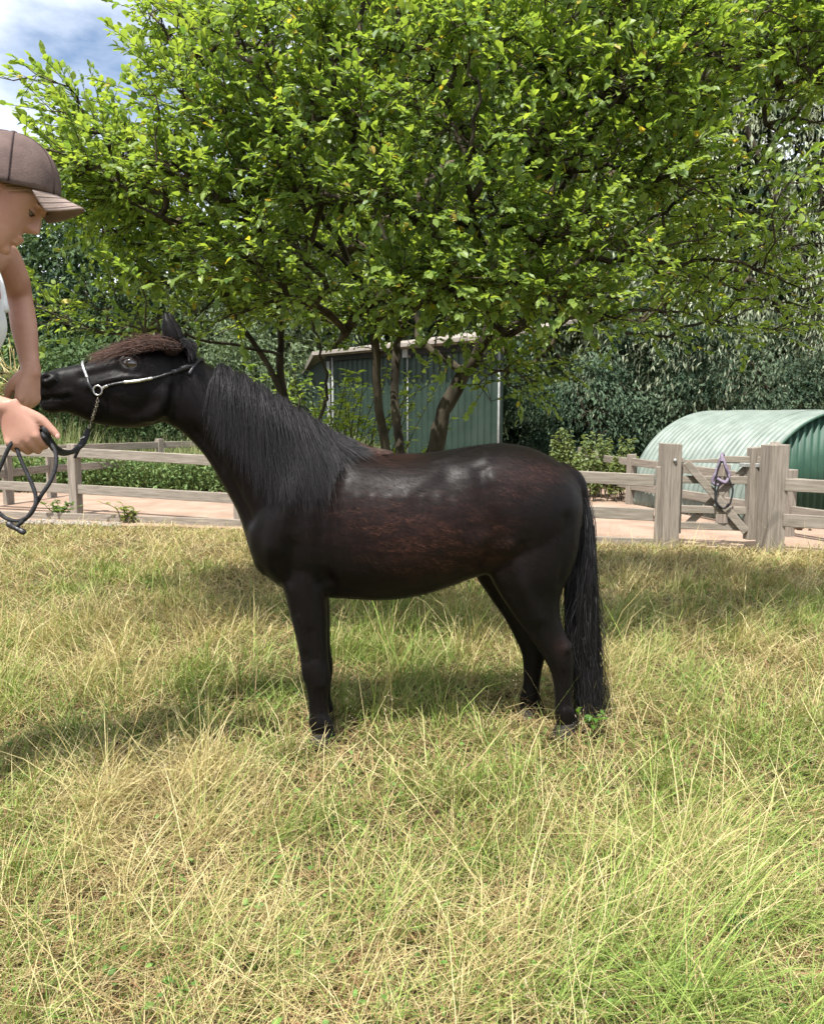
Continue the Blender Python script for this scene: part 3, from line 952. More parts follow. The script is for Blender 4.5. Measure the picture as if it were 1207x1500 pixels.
stems = [
    (trace([(612, 842, 5.2), (628, 700, 5.2), (640, 640, 5.2), (656, 590, 5.15), (684, 545, 5.1), (706, 505, 5.05), (735, 430, 4.95), (800, 330, 4.8), (860, 200, 4.7), (900, 60, 4.6)]), .075, .018),
    (trace([(684, 545, 5.1), (650, 525, 5.1), (618, 495, 5.15), (600, 440, 5.2), (560, 330, 5.25), (540, 200, 5.2), (520, 60, 5.1)]), .032, .012),
    (trace([(606, 842, 5.25), (590, 690, 5.3), (579, 600, 5.35), (580, 500, 5.4), (588, 420, 5.4), (610, 300, 5.5), (640, 150, 5.5), (650, -60, 5.5)]), .042, .015),
    (trace([(598, 842, 5.25), (572, 690, 5.2), (556, 590, 5.1), (547, 500, 5.0), (540, 440, 4.9), (505, 385, 4.75), (440, 345, 4.6), (370, 325, 4.5), (285, 322, 4.4), (190, 300, 4.3)]), .038, .008),
    (trace([(560, 842, 5.3), (480, 700, 5.5), (425, 610, 5.6), (412, 540, 5.65), (411, 470, 5.65), (402, 390, 5.6), (370, 310, 5.4), (330, 210, 5.2), (305, 110, 5.0), (290, 0, 4.9)]), .040, .012),
    (trace([(415, 590, 5.62), (392, 530, 5.6), (365, 490, 5.55), (330, 440, 5.5), (280, 395, 5.3), (200, 350, 5.1), (110, 300, 4.9)]), .026, .008),
    (trace([(735, 430, 4.95), (820, 400, 4.7), (900, 350, 4.6), (980, 300, 4.5), (1060, 240, 4.5)]), .024, .007),
    (trace([(706, 505, 5.05), (760, 470, 5.2), (860, 450, 5.4), (980, 455, 5.5), (1100, 480, 5.5)]), .020, .006),
    (trace([(735, 430, 4.95), (850, 300, 5.3), (960, 180, 5.6), (1080, 90, 5.7), (1180, 20, 5.7)]), .026, .008),
    (trace([(540, 440, 4.9), (470, 300, 4.6), (420, 180, 4.4), (400, 60, 4.3)]), .022, .007),
    (trace([(412, 520, 5.65), (300, 500, 5.0), (200, 488, 4.7), (120, 480, 4.55), (60, 470, 4.5)]), .012, .004),
    (trace([(460, 640, 5.4), (480, 560, 5.3), (455, 470, 5.2), (440, 380, 5.1)]), .014, .006),
    (trace([(735, 430, 4.95), (700, 330, 4.3), (690, 230, 4.0), (700, 120, 3.9)]), .022, .007),
    (trace([(800, 330, 4.8), (840, 240, 4.3), (900, 150, 4.1), (980, 90, 4.0)]), .018, .006),
]
node_p, node_par, node_r, is_stem = [], [], [], []
for pts, r0, r1 in stems:
    q = cat(pts, 34)
    q += np.column_stack([np.convolve(tg.normal(0, .018, 36), np.ones(3) / 3, 'valid') for _ in range(3)]) * np.linspace(.4, 1, 34)[:, None]
    r0, r1 = r0 * .72, r1 * .7
    rr = np.linspace(r0, r1, 34)
    nm = 'stem' if r0 > .022 else 'branch'
    V, f = tube_np(q, rr * (1 + tg.normal(0, .05, 34)), 10 if r0 > .03 else 7)
    MB().add(V, f).build(nm, M_bark, tree, True)
    for k in range(8, 34):
        node_p.append(q[k]); node_r.append(rr[k])
node_p = np.array(node_p)
stem_ct = len(node_p)


def top_limit(x): return np.interp(x, [-3.4, -2.75, -2.3, -1.85, -1.6, -1.2, 0, 3], [2.9, 3.05, 3.6, 3.62, 4.4, 5.0, 5.4, 5.3])


# tips of twigs in the crown volume: layered sprays
tips = []
while len(tips) < 2250:
    u = unit(tg.normal(size=3)) * tg.uniform(.35, 1.0) ** .45
    lay = tg.integers(0, 9)
    p = np.array([.10, 3.8, 2.46]) + u * np.array([2.34, .86, 1.80])
    if p[2] < 1.34: continue
    ppx, ppy = CX + p[0] / p[1] * F_PX, 605 - (p[2] - 1.05) / p[1] * F_PX
    if ppy < np.interp(ppx, [-300, -50, 0, 25, 65, 110, 150, 215, 250, 290, 350], [480, 400, 350, 250, 195, 190, 215, 215, 170, 120, 0]): continue
    und = 1.37 + .14 * (p[1] - 3.6 > 0) + .30 * vnoise(p[0] + 9, p[1], 21, .5) - .10
    p[2] = np.round((p[2] + .12 * p[0]) / .26) * .26 - .12 * p[0] + tg.normal(0, .045)
    if p[2] < und: continue
    if ppx > 1010 and ppy > 130 and tg.random() < .88: continue
    if 860 < ppx <= 1010 and ppy > 350 and tg.random() < .75: continue
    # keep open pockets so that the background shows through
    hole = vnoise(p[0] * 1.0 + 3, p[2] * 1.3, 22, .55) * .6 + vnoise(p[1] + 5, p[2] + p[0], 23, .6) * .4
    if hole < .36: continue
    if p[0] > 9 and p[2] < 2.5 - .25 * vnoise(p[1], p[0], 25, .4) - .3 * (p[0] < 1.7) and tg.random() < .75: continue
    tips.append(p)
# low sprays that hang in the photograph at the left edge and centre right
for c, n_, s in ((P(100, 440, 3.50), 14, (.25, .2, .07)), (P(180, 470, 3.60), 12, (.22, .15, .05)), (P(745, 545, 3.60), 9, (.10, .12, .05)), (P(700, 470, 3.60), 10, (.2, .2, .1)), (P(1110, 470, 4.40), 14, (.25, .2, .08)), (P(1010, 460, 4.30), 8, (.2, .2, .08)),
                (P(1000, 330, 3.40), 12, (.2, .2, .1)), (P(262, 40, 3.9), 10, (.10, .15, .07)), (P(305, 70, 3.95), 16, (.14, .18, .12)), (P(335, 15, 3.95), 14, (.12, .18, .10)), (P(480, 455, 4.20), 16, (.22, .2, .07)), (P(560, 480, 4.0), 12, (.15, .2, .05)), (P(650, 455, 3.9), 16, (.2, .2, .06)), (P(760, 500, 4.0), 10, (.14, .15, .06)), (P(600, 470, 4.00), 14, (.35, .25, .08)), (P(330, 460, 4.20), 14, (.3, .2, .1)), (P(265, 60, 3.80), 6, (.15, .2, .12)), (P(300, 120, 3.80), 12, (.2, .2, .15)), (P(60, 245, 3.50), 14, (.2, .3, .12)), (P(150, 170, 3.60), 6, (.2, .2, .12))):
    for _ in range(n_): tips.append(np.array(c) + tg.normal(size=3) * np.array(s))
tips = np.array(tips)
trunk_c = np.array([.12, 4.1, 1.8])
tips = tips[np.argsort(np.linalg.norm(tips - trunk_c, axis=1))]
edges, NP_ = [], [p for p in node_p]
arr = np.zeros((30000, 3)); arr[:stem_ct] = node_p; cnt = stem_ct
parent = np.full(30000, -1); weight = np.zeros(30000)
tip_paths = []
for t in tips:
    dlt = arr[:cnt] - t
    dist = np.sqrt((dlt ** 2).sum(1)) + .35 * np.maximum(arr[:cnt, 2] - t[2] + .05, 0)
    j = int(np.argmin(dist))
    a = arr[j]
    L = np.linalg.norm(t - a)
    if L > .75: continue
    m = max(2, int(L / .11))
    mid = (a + t) / 2 + np.array([0, 0, .10 * L]) + tg.normal(0, .05 * L, 3)
    s = np.linspace(0, 1, m + 1)[1:, None]
    path = a * (1 - s) ** 2 + mid * 2 * s * (1 - s) + t * s ** 2 + tg.normal(0, .008, (m, 3))
    prev = j; ids = []
    for q in path:
        arr[cnt] = q; parent[cnt] = prev; prev = cnt; ids.append(cnt); cnt += 1
    tip_paths.append((a, path))
    k = prev
    while k >= stem_ct: weight[k] += 1; k = parent[k]
ids = np.arange(stem_ct, cnt)
a, b = arr[parent[ids]], arr[ids]
ra = .0024 * np.maximum(weight[parent[ids]], weight[ids]) ** .45; rb = .0024 * weight[ids] ** .45
ra = np.where(parent[ids] < stem_ct, rb * 1.1, ra)


def frusta(a, b, ra, rb, n=5):
    d = unit(b - a)
    ref = np.where(np.abs(d[:, 2:3]) < .9, np.array([[0, 0, 1.0]]), np.array([[1.0, 0, 0]]))
    s = unit(np.cross(d, ref)); t = np.cross(d, s)
    an = np.arange(n) * 2 * math.pi / n
    ring = np.cos(an)[None, :, None] * s[:, None] + np.sin(an)[None, :, None] * t[:, None]
    V = np.concatenate([a[:, None] + ring * ra[:, None, None], b[:, None] + ring * rb[:, None, None]], 1).reshape(-1, 3)
    k = (np.arange(len(a)) * 2 * n)[:, None]
    i = np.arange(n)[None]; i2 = (i + 1) % n
    return V, np.stack([k + i, k + i2, k + n + i2, k + n + i], -1).reshape(-1, 4)


V, Q = frusta(a, b, ra, rb, 4)
twV, twQ, tn = [V], [Q], len(V)
# leaves on side twiglets
lp, ld, ln_, lc, tw_a, tw_b = [], [], [], [], [], []
for (a, path) in tip_paths:
    m = len(path)
    end = path[-1]
    base = path[max(0, m - 4)]
    main = unit(end - (path[-2] if m > 1 else a))
    outw = unit(np.array([end[0] - .15, end[1] - 4.1, .15]))
    tone = tg.normal(0, .22)
    starts = [(end, unit(main * .6 + outw * .5 + tg.normal(0, .25, 3) + [0, 0, .15]), tg.uniform(.14, .26))]
    for q in range(3):
        s = path[tg.integers(max(0, m - 4), m)]
        starts.append((s, unit(main * .4 + outw * .35 + tg.normal(0, .6, 3) + [0, 0, .22]), tg.uniform(.10, .24)))
    for s, d, L in starts:
        tw_a.append(s); tw_b.append(s + d * L)
        nl = int(L / .024) + 2
        for q in range(nl):
            f = ((q + .6) / nl) ** .55
            side = unit(np.cross(d, [0, 0, 1.0]) * (1 if q % 2 else -1) + tg.normal(0, .45, 3) * [1, 1, .6])
            fw = unit(d * (.55 + .7 * f) + side * (1.1 - .6 * f) + [0, 0, tg.normal(-.02, .28)])
            lp.append(s + d * L * f); ld.append(fw)
            ln_.append(np.array([0, 0, 1.0]) + outw * np.array([.35, .50, 0]) + tg.normal(0, .36, 3)); lc.append(tone + (.2 if f > .8 else 0))
lp, ld, ln_ = np.array(lp), np.array(ld), unit(np.array(ln_))
n = len(lp)
tone = np.clip(.42 + .5 * np.array(lc) * .6 + tg.normal(0, .17, n), 0, 1)
LC = mix((.088, .170, .045), (.325, .42, .092), tone)
yel = tg.random(n) < .016
LC[yel] = mix((.42, .42, .06), (.45, .33, .07), tg.random(yel.sum()))
LL = tg.uniform(.025, .045, n); LW = LL * tg.uniform(.54, .70, n)
V, Q = frusta(np.array(tw_a), np.array(tw_b), np.full(len(tw_a), .0020), np.full(len(tw_a), .0010), 3)
twV.append(V); twQ.append(Q + tn)
k = link('twigs', mesh_np('twigs', np.vstack(twV), twQ), M_twig, tree, True); k['kind'] = 'stuff'
# the leaves that show largest are parts of their own, the rest one mass
pxs = CX + lp[:, 0] / lp[:, 1] * F_PX
inview = (lp[:, 1] > 2.6) & (pxs > 40) & (pxs < 1170) & (lp[:, 2] < 1.05 + .47 * lp[:, 1]) & (lp[:, 2] > 1.5)
score = np.where(inview, LL / lp[:, 1], 0)
big = np.argsort(-score)[:290]
rest = np.setdiff1d(np.arange(n), big)
nr_ = rest[lp[rest, 1] < 3.1]; fr_ = rest[lp[rest, 1] >= 3.1]
V, f, C = leaves8(lp[nr_], ld[nr_], ln_[nr_], LL[nr_], LW[nr_], LC[nr_])
V2, f2, C2 = leaves6(lp[fr_], ld[fr_], ln_[fr_], LL[fr_], LW[fr_], LC[fr_])
k = link('leaves', mesh_np('leaves', np.vstack([V, V2]), f + [q + len(V) for q in f2], np.vstack([C, C2])), M_leaf, tree); k['kind'] = 'stuff'
leaf_me = []
for q in range(8):
    V, f, C = leaves8(np.zeros((1, 3)), np.array([[1.0, 0, 0]]), np.array([[0, 0, 1.0]]), np.array([1.0]), np.array([.62]), mix((.088, .170, .045), (.325, .42, .092), np.array([q / 7])))
    me = mesh_np('leaf', V, f, C); me.materials.append(M_leaf); leaf_me.append(me)
for q in big:
    d = ld[q]; s = np.cross(d, ln_[q]); s /= np.linalg.norm(s); nn = np.cross(s, d)
    o = bpy.data.objects.new('leaf', leaf_me[int(tone[q] * 7.99)])
    COL.objects.link(o); o.parent = tree
    mtx = Matrix(((d[0], s[0], nn[0], lp[q][0]), (d[1], s[1], nn[1], lp[q][1]), (d[2], s[2], nn[2], lp[q][2]), (0, 0, 0, 1)))
    sc = Matrix.Diagonal((LL[q], LL[q], LL[q], 1))
    o.matrix_basis = Matrix.Translation(-Vector(tree.location)) @ mtx @ sc


# ------------------------------------------------------------------ shrub at the tree foot, nettles, weeds
def shrub(name, label, cat_, base, nst, h, spread, per, L, ca, cb, seed, group=None, up=.4, stem_r=.006):
    g = np.random.default_rng(seed)
    o = empty(name, base); tag(o, label, cat_, group)
    base = np.array(base, float)
    pp, dd, nn, mb = [], [], [], MB()
    for q in range(nst):
        e = base + np.array([g.normal(0, spread), g.normal(0, spread * .7), h * g.uniform(.55, 1.05)])
        pts = cat(np.array([base + [g.normal(0, .05), g.normal(0, .05), -.02], (base + e) / 2 + g.normal(0, spread * .2, 3) + [0, 0, h * .08], e]), 10)
        mb.add(*tube_np(pts, np.linspace(stem_r, stem_r * .3, 10), 5, False))
        for w_ in range(per):
            t = g.uniform(.2, 1.0); i = min(int(t * 9), 8)
            pos = pts[i] + (pts[i + 1] - pts[i]) * (t * 9 - i)
            az = g.uniform(0, 6.28)
            pp.append(pos); dd.append([math.cos(az), math.sin(az), up + g.normal(0, .3)]); nn.append([g.normal(0, .4), g.normal(0, .4), 1])
    pp, dd, nn = np.array(pp), unit(np.array(dd)), unit(np.array(nn))
    m = len(pp)
    ll = L * g.uniform(.6, 1.25, m)
    V, f, C = leaves8(pp, dd, nn, ll, ll * .5, mix(ca, cb, np.clip(g.normal(.5, .25, m), 0, 1)))
    mb.build('stems', M_twig, o, True)['kind'] = 'stuff'
    k = link('foliage', mesh_np('foliage', V, f, C), M_leaf, o); k['kind'] = 'stuff'
    return o


shrub('leafy_shrub', 'loose light green shrub at the tree foot in front of the shed', 'shrub', (-.40, 5.1, 0), 70, 1.30, .34, 34, .055, (.09, .16, .03), (.27, .35, .07), 201)
shrub('leafy_shrub', 'small green shrub between the pony\'s back and the thin tree stems', 'shrub', (-.95, 5.6, 0), 40, 1.34, .30, 30, .06, (.08, .15, .03), (.24, .33, .07), 202)
NB = [(790, 655, 9.6), (808, 640, 10.0), (826, 632, 10.0), (838, 622, 10.2), (852, 640, 9.9), (866, 628, 10.3), (880, 640, 10.1), (893, 634, 10.4), (905, 648, 10.0), (918, 642, 10.4), (930, 655, 10.2), (845, 660, 9.6), (872, 662, 9.7), (900, 665, 9.7)]
nl_ = ['tall pale nettle clump just above the pony\'s rump', 'nettle clump above the rump, second from the left', 'nettle clump third from the left, beside the rump', 'tallest nettle clump right of the pony\'s rump', 'nettle clump behind the first low fence post', 'nettle clump left of the second low fence post', 'nettle clump above the second low fence post', 'nettle clump midway between the low fence posts', 'nettle clump left of the hut, in mid row', 'nettle clump next to the hut roof edge', 'nettle clump touching the hut roof edge', 'short nettle clump at the front, by the pony\'s tail head', 'short nettle clump at the front, behind the low rail', 'short nettle clump at the front, nearest the hut']
for q, (px, py, Y) in enumerate(NB):
    t = P(px, py, Y)
    shrub('nettle_clump', nl_[q], 'nettles', (t.x, Y, 0), 6, t.z, .045, 60, .055, (.11, .16, .055), (.27, .33, .15), 300 + q, 'nettles beside the low fence', -.15)
b = G(100, 757)
shrub('weed_plant', 'bushy green weed at the foot of the left fence post', 'weed', (b.x, b.y - .15, 0), 12, .17, .075, 16, .05, (.06, .12, .03), (.15, .22, .07), 401)
b = G(190, 766)
shrub('weed_plant', 'spindly pale green weed on the sand edge under the pony\'s jaw', 'weed', (b.x, b.y, 0), 8, .20, .07, 12, .055, (.13, .18, .05), (.26, .30, .10), 402)
b = G(1068, 1385)
shrub('dock_weed', 'dark broad-leaved weed low in the grass at lower right', 'weed', (b.x, b.y, .02), 6, .05, .012, 2, .026, (.04, .11, .03), (.07, .17, .05), 403, up=.2, stem_r=.002)
b = G(870, 1085)
shrub('dock_weed', 'fresh green broad-leaved weed by the pony\'s hind hooves', 'weed', (b.x, b.y, .02), 8, .08, .04, 4, .03, (.08, .18, .03), (.13, .26, .05), 404, up=.2, stem_r=.002)
b = P(1040, 1332, 1.62)
o = empty('yellow_flower', (b.x, b.y, 0)); tag(o, 'single small yellow flower in the grass at lower right', 'flower')
M_yel = mat_noise('yellow_petal', (.62, .62, .06), (.75, .72, .12), 20, .6, 0)
gq = np.random.default_rng(5)
az = np.arange(7) * .9
V, f, C = leaves4(np.tile([b.x, b.y, b.z], (7, 1)), unit(np.column_stack([np.cos(az), np.sin(az), np.full(7, .35)])), np.tile([0, 0, 1.0], (7, 1)), np.full(7, .013), np.full(7, .008), np.ones((7, 3)))
MB().add(V, f).build('petals', M_yel, o)['kind'] = 'stuff'
MB().add(*tube_np(np.array([[b.x, b.y, 0], [b.x, b.y, b.z]]), .0012, 5)).build('stalk', M_twig, o)

# droppings on the sand
M_dung = mat_noise('dung', (.03, .02, .012), (.10, .065, .04), 30, .95, .5, spec=.05)
for lab, px, py, nb_, w_ in (('dark scatter of droppings on the sand in front of the hut', 1030, 772, 14, .16), ('dark droppings on the sand right of the hinge post', 1160, 776, 16, .26), ('few droppings on the sand beside the low far fence', 955, 762, 6, .08)):
    c = G(px, py)
    o = empty('droppings', c); tag(o, lab, 'droppings')
    mb = MB()
    for q in range(nb_):
        s = random.uniform(.014, .03)
        V, f = ball_np((c.x + random.gauss(0, w_), c.y + random.gauss(0, .09), s * .6), (s, 0, 0), (0, s * .8, 0), (0, 0, s * .7), 7, 6)
        mb.add(V + rng.normal(0, s * .12, V.shape), f)
    mb.build('clods', M_dung, o)['kind'] = 'stuff'

# ------------------------------------------------------------------ the pony
def coat_material():
    m, n, l, b = mat_new('black_coat')
    at = n.new('ShaderNodeAttribute'); at.attribute_name = 'Col'
    tc = n.new('ShaderNodeTexCoord')
    mp = n.new('ShaderNodeMapping'); mp.inputs['Scale'].default_value = (34, 150, 150); mp.inputs['Rotation'].default_value = (0, .35, 0)
    nz = n.new('ShaderNodeTexNoise'); nz.inputs['Scale'].default_value = 2.0; nz.inputs['Detail'].default_value = 5; nz.inputs['Roughness'].default_value = .7
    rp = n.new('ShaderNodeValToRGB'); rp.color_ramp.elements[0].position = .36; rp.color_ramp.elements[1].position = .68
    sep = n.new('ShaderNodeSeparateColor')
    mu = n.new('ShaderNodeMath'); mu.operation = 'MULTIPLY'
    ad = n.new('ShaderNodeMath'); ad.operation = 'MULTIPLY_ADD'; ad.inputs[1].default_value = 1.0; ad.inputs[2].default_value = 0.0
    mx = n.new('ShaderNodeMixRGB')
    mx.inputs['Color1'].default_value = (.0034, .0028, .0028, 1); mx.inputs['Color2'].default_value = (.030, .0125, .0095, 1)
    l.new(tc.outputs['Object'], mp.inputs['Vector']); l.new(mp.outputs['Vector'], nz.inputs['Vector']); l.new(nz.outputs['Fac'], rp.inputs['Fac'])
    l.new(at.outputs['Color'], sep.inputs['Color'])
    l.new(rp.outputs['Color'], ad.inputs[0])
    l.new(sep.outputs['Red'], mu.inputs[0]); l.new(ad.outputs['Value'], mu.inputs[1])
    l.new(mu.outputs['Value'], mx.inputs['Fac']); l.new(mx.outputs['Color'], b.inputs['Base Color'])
    b.inputs['Roughness'].default_value = .44
    b.inputs['Specular IOR Level'].default_value = .13
    b.inputs['Sheen Weight'].default_value = .02
    b.inputs['Sheen Roughness'].default_value = .4
    b.inputs['Sheen Tint'].default_value = (.8, .75, .8, 1)
    m2 = n.new('ShaderNodeMapping'); m2.inputs['Scale'].default_value = (110, 620, 620); m2.inputs['Rotation'].default_value = (0, .45, 0)
    nb = n.new('ShaderNodeTexNoise'); nb.inputs['Scale'].default_value = 1.0; nb.inputs['Detail'].default_value = 4
    nc = n.new('ShaderNodeTexNoise'); nc.inputs['Scale'].default_value = 9.0; nc.inputs['Detail'].default_value = 3
    bp = n.new('ShaderNodeBump'); bp.inputs['Strength'].default_value = .30; bp.inputs['Distance'].default_value = .0006
    b2 = n.new('ShaderNodeBump'); b2.inputs['Strength'].default_value = .18; b2.inputs['Distance'].default_value = .02
    l.new(tc.outputs['Object'], m2.inputs['Vector']); l.new(m2.outputs['Vector'], nb.inputs['Vector'])
    l.new(tc.outputs['Object'], nc.inputs['Vector']); l.new(nc.outputs['Fac'], b2.inputs['Height'])
    l.new(nb.outputs['Fac'], bp.inputs['Height']); l.new(b2.outputs['Normal'], bp.inputs['Normal']); l.new(bp.outputs['Normal'], b.inputs['Normal'])
    return m


M_coat = coat_material()


def hair_mat(name, rough=.6, spec=.22):
    m, n, l, b = mat_new(name)
    at = n.new('ShaderNodeAttribute'); at.attribute_name = 'Col'
    l.new(at.outputs['Color'], b.inputs['Base Color'])
    b.inputs['Roughness'].default_value = rough; b.inputs['Specular IOR Level'].default_value = spec
    return m


M_hair = hair_mat('pony_hair')
YB = 2.62      # distance of the trunk's middle plane


def yb(px):    # the pony stands a little oblique, forehand nearer
    return float(np.interp(px, [40, 150, 260, 350, 450, 850], [2.42, 2.46, 2.52, 2.56, 2.585, 2.645]))


def sec(top, bot, hw, dy=0.0):
    a, b = P(top[0], top[1], yb(top[0]) + dy), P(bot[0], bot[1], yb(bot[0]) + dy)
    return ((a + b) / 2, (a - b) / 2, Vector((0, hw, 0)))


hb = MB()
trunk = [((364, 770), (367, 800), .05), ((376, 735), (379, 826), .10), ((398, 700), (400, 848), .135), ((425, 672), (425, 864), .155), ((460, 652), (460, 872), .172), ((510, 654), (510, 875), .19), ((560, 663), (560, 877), .205), ((610, 664), (610, 871), .212), ((655, 659), (655, 858), .21), ((700, 652), (700, 842), .2), ((735, 649), (735, 838), .195), ((775, 655), (775, 838), .19), ((808, 670), (808, 825), .172), ((832, 690), (832, 800), .14), ((846, 712), (846, 775), .085)]
hb.add(*loft_np([sec(a, b, c) for a, b, c in trunk], 40, 70, 2.15))
neck = [((530, 655), (385, 835), .12), ((490, 640), (366, 800), .125), ((450, 615), (350, 752), .108), ((405, 585), (326, 708), .088), ((360, 559), (298, 664), .075), ((318, 541), (266, 632), .068), ((288, 523), (246, 622), .066)]
hb.add(*loft_np([sec(a, b, c) for a, b, c in neck], 32, 40, 2.1))
head = [((300, 540), (262, 620), .050), ((284, 519), (243, 620), .062), ((258, 506), (224, 623), .069), ((225, 507), (203, 627), .074), ((196, 512), (182, 627), .073), ((170, 519), (160, 624), .064), ((145, 527), (138, 620), .052), ((118, 533), (113, 609), .044), ((98, 537), (95, 604), .042), ((80, 541), (79, 604), .043), ((66, 549), (67, 598), .038), ((58, 558), (60, 588), .026), ((54, 567), (55, 578), .008)]
hb.add(*loft_np([sec(a, b, c) for a, b, c in head], 30, 60, 2.3))
# jowl, brow
c = P(222, 583, 2.50)
for s in (-1, 1):
    hb.add(*ball_np(c + Vector((0, s * .034, 0)), (.085, 0, 0), (0, .034, 0), (0, 0, .075)))
    hb.add(*ball_np(P(74, 556, 2.425) + Vector((0, s * .028, 0)), (.026, 0, 0), (0, .018, 0), (0, 0, .022)))
# chin and lower lip
hb.add(*ball_np(P(78, 596, 2.425), (.036, 0, 0), (0, .032, 0), (0, 0, .020)))


def leg(rows, Y, dx=0, sy=1.0, y0=0.0):
    st = []
    for py, xf, xb, hw in rows:
        yy = y0 + (py - y0) * sy if sy != 1.0 else py
        a, b = P(xf + dx, yy, Y), P(xb + dx, yy, Y)
        st.append(((a + b) / 2, (b - a) / 2, Vector((0, hw, 0))))
    return loft_np(st, 20, len(rows) * 5, 2.1)


fore = [(770, 400, 505, .03), (800, 398, 500, .055), (840, 408, 488, .06), (868, 417, 479, .057), (900, 425, 480, .050), (935, 434, 480, .042), (962, 439, 481, .037), (985, 443, 484, .037), (1002, 447, 484, .034), (1020, 451, 481, .028), (1042, 453, 481, .026), (1058, 452, 485, .031), (1070, 456, 485, .027), (1078, 457, 487, .028)]
hb.add(*leg(fore, 2.50))
far_fore = [(r[0], r[1], r[2], r[3]) for r in fore]
hb.add(*leg(far_fore, 2.68, 4, .88, 868))
hind = [(720, 735, 848, .05), (765, 722, 850, .085), (805, 714, 846, .09), (838, 715, 836, .085), (868, 730, 822, .068), (898, 750, 820, .053), (925, 770, 827, .044), (948, 786, 838, .042), (968, 798, 840, .038), (990, 808, 839, .030), (1020, 812, 837, .027), (1042, 812, 840, .031), (1055, 814, 840, .027), (1064, 814, 843, .028)]
hb.add(*leg(hind, 2.55))
hind2 = [(740, 735, 835, .05), (790, 700, 830, .07), (835, 694, 806, .07), (868, 712, 797, .06), (905, 738, 797, .047), (935, 754, 803, .042), (955, 763, 801, .037), (975, 766, 795, .031), (1000, 766, 791, .028), (1022, 761, 790, .031), (1034, 762, 788, .027), (1042, 761, 790, .028)]
hb.add(*leg(hind2, 2.73))
# haunch and shoulder masses
hb.add(*ball_np(P(792, 758, 2.56), (.125, 0, .0), (0, .085, 0), (0, 0, .17)))
hb.add(*ball_np(P(792, 758, 2.72), (.12, 0, .0), (0, .085, 0), (0, 0, .165)))
hb.add(*ball_np(P(440, 765, 2.52), (.085, 0, .05), (0, .075, 0), (-.06, 0, .15)))
hb.add(*ball_np(P(440, 765, 2.66), (.085, 0, .05), (0, .07, 0), (-.06, 0, .15)))
hb.add(*ball_np(P(395, 810, 2.53), (.055, 0, 0), (0, .06, 0), (0, 0, .075)))
# ears
for s, dx in ((-1, 0), (1, 9)):
    b0 = P(251 + dx, 512, 2.50 + s * .035); b1 = P(250 + dx, 494, 2.50 + s * .042); b2 = P(246 + dx * .8, 474, 2.50 + s * .044); b3 = P(242 + dx * .6, 456, 2.50 + s * .040)
    hb.add(*loft_np([(b0, (.020, 0, 0), (0, .017, 0)), (b1, (.026, 0, 0), (0, .017, 0)), (b2, (.019, 0, 0), (0, .012, 0)), (b3, (.005, 0, 0), (0, .004, 0))], 14, 14))
# dock of the tail
dock = [(P(822, 690, 2.64), .03), (P(842, 705, 2.64), .032), (P(850, 735, 2.645), .028), (P(852, 790, 2.65), .02), (P(851, 850, 2.65), .012)]
hb.add(*limb_np([d[0] for d in dock], [d[1] for d in dock]))
body = remesh(hb, .0066, 8, .5)
V, N = get_v(body)


def pxpy(V):
    d = V - np.array(CAMP)
    dep = d[:, 1] * CP - d[:, 2] * SP
    return CX + d[:, 0] / dep * F_PX, CY - (d[:, 1] * SP + d[:, 2] * CP) / dep * F_PX


bv = bvh_of(body)


def groove(pts, r, amt):
    global V
    q = [np.array(hit(bv, *p)[0]) for p in pts]
    d = seg_dist(V, q)
    V = V + N * (amt * np.exp(-(d / r) ** 2))[:, None]


groove([(70, 550), (66, 553)], .0075, -.013)                                         # nostril
groove([(76, 542), (82, 549), (80, 556)], .005, .004)
groove([(60, 586), (75, 583), (90, 583), (100, 581)], .0055, -.0065)                 # mouth
groove([(90, 576), (102, 574)], .010, .004)
groove([(130, 566), (160, 557), (185, 553), (205, 554)], .010, .007)
groove([(120, 552), (150, 545), (170, 540)], .014, -.005)                            # facial crest
groove([(176, 529), (183, 521), (193, 518), (203, 524), (206, 532)], .0065, .005)                             # upper lid
groove([(176, 534), (184, 541), (194, 543), (204, 538)], .006, .003)
groove([(258, 520), (262, 560), (252, 600), (235, 620)], .020, -.010)
groove([(246, 560), (240, 590), (222, 612), (195, 618)], .016, .006)                # behind the jaw
groove([(160, 590), (200, 600), (225, 590)], .02, -.004)
groove([(285, 630), (330, 690), (365, 760)], .02, -.009)                             # jugular groove
groove([(455, 665), (440, 700), (415, 760), (405, 800)], .03, .021)                  # shoulder blade edge
groove([(490, 690), (478, 740), (470, 800), (478, 850)], .028, -.019)                # behind the shoulder
groove([(430, 800), (425, 850)], .022, -.008)
groove([(478, 850), (486, 862)], .025, -.006)                                         # elbow
groove([(706, 690), (712, 740), (722, 790), (712, 828)], .028, -.012)                # flank fold
groove([(712, 664), (708, 685), (716, 700)], .026, .007)                             # point of hip
groove([(655, 700), (690, 730), (700, 770)], .045, -.010)
groove([(640, 690), (600, 720)], .03, .004)
groove([(830, 760), (826, 810), (820, 850)], .018, -.006)
groove([(745, 800), (760, 850), (785, 905)], .022, .010)
groove([(640, 660), (700, 655)], .02, .004)
groove([(438, 905), (446, 950)], .010, .004)
groove([(464, 1010), (466, 1045)], .008, -.003)
groove([(446, 978), (447, 992)], .014, .006)
groove([(482, 1056), (484, 1064)], .012, .006)
groove([(833, 944), (838, 950)], .014, .009)
groove([(826, 985), (827, 1035)], .006, -.004)
groove([(472, 1010), (473, 1046)], .006, -.004)
groove([(455, 925), (460, 965)], .012, -.004)
groove([(836, 1042), (839, 1050)], .011, .005)
for q in range(7):
    rx_ = 530 + q * 24
    groove([(rx_ - 6, 730), (rx_ + 2, 780), (rx_ + 16, 830)], .012, .0028)
groove([(770, 730), (775, 790), (760, 840)], .03, -.006)
groove([(400, 760), (392, 800), (400, 836)], .024, .004)
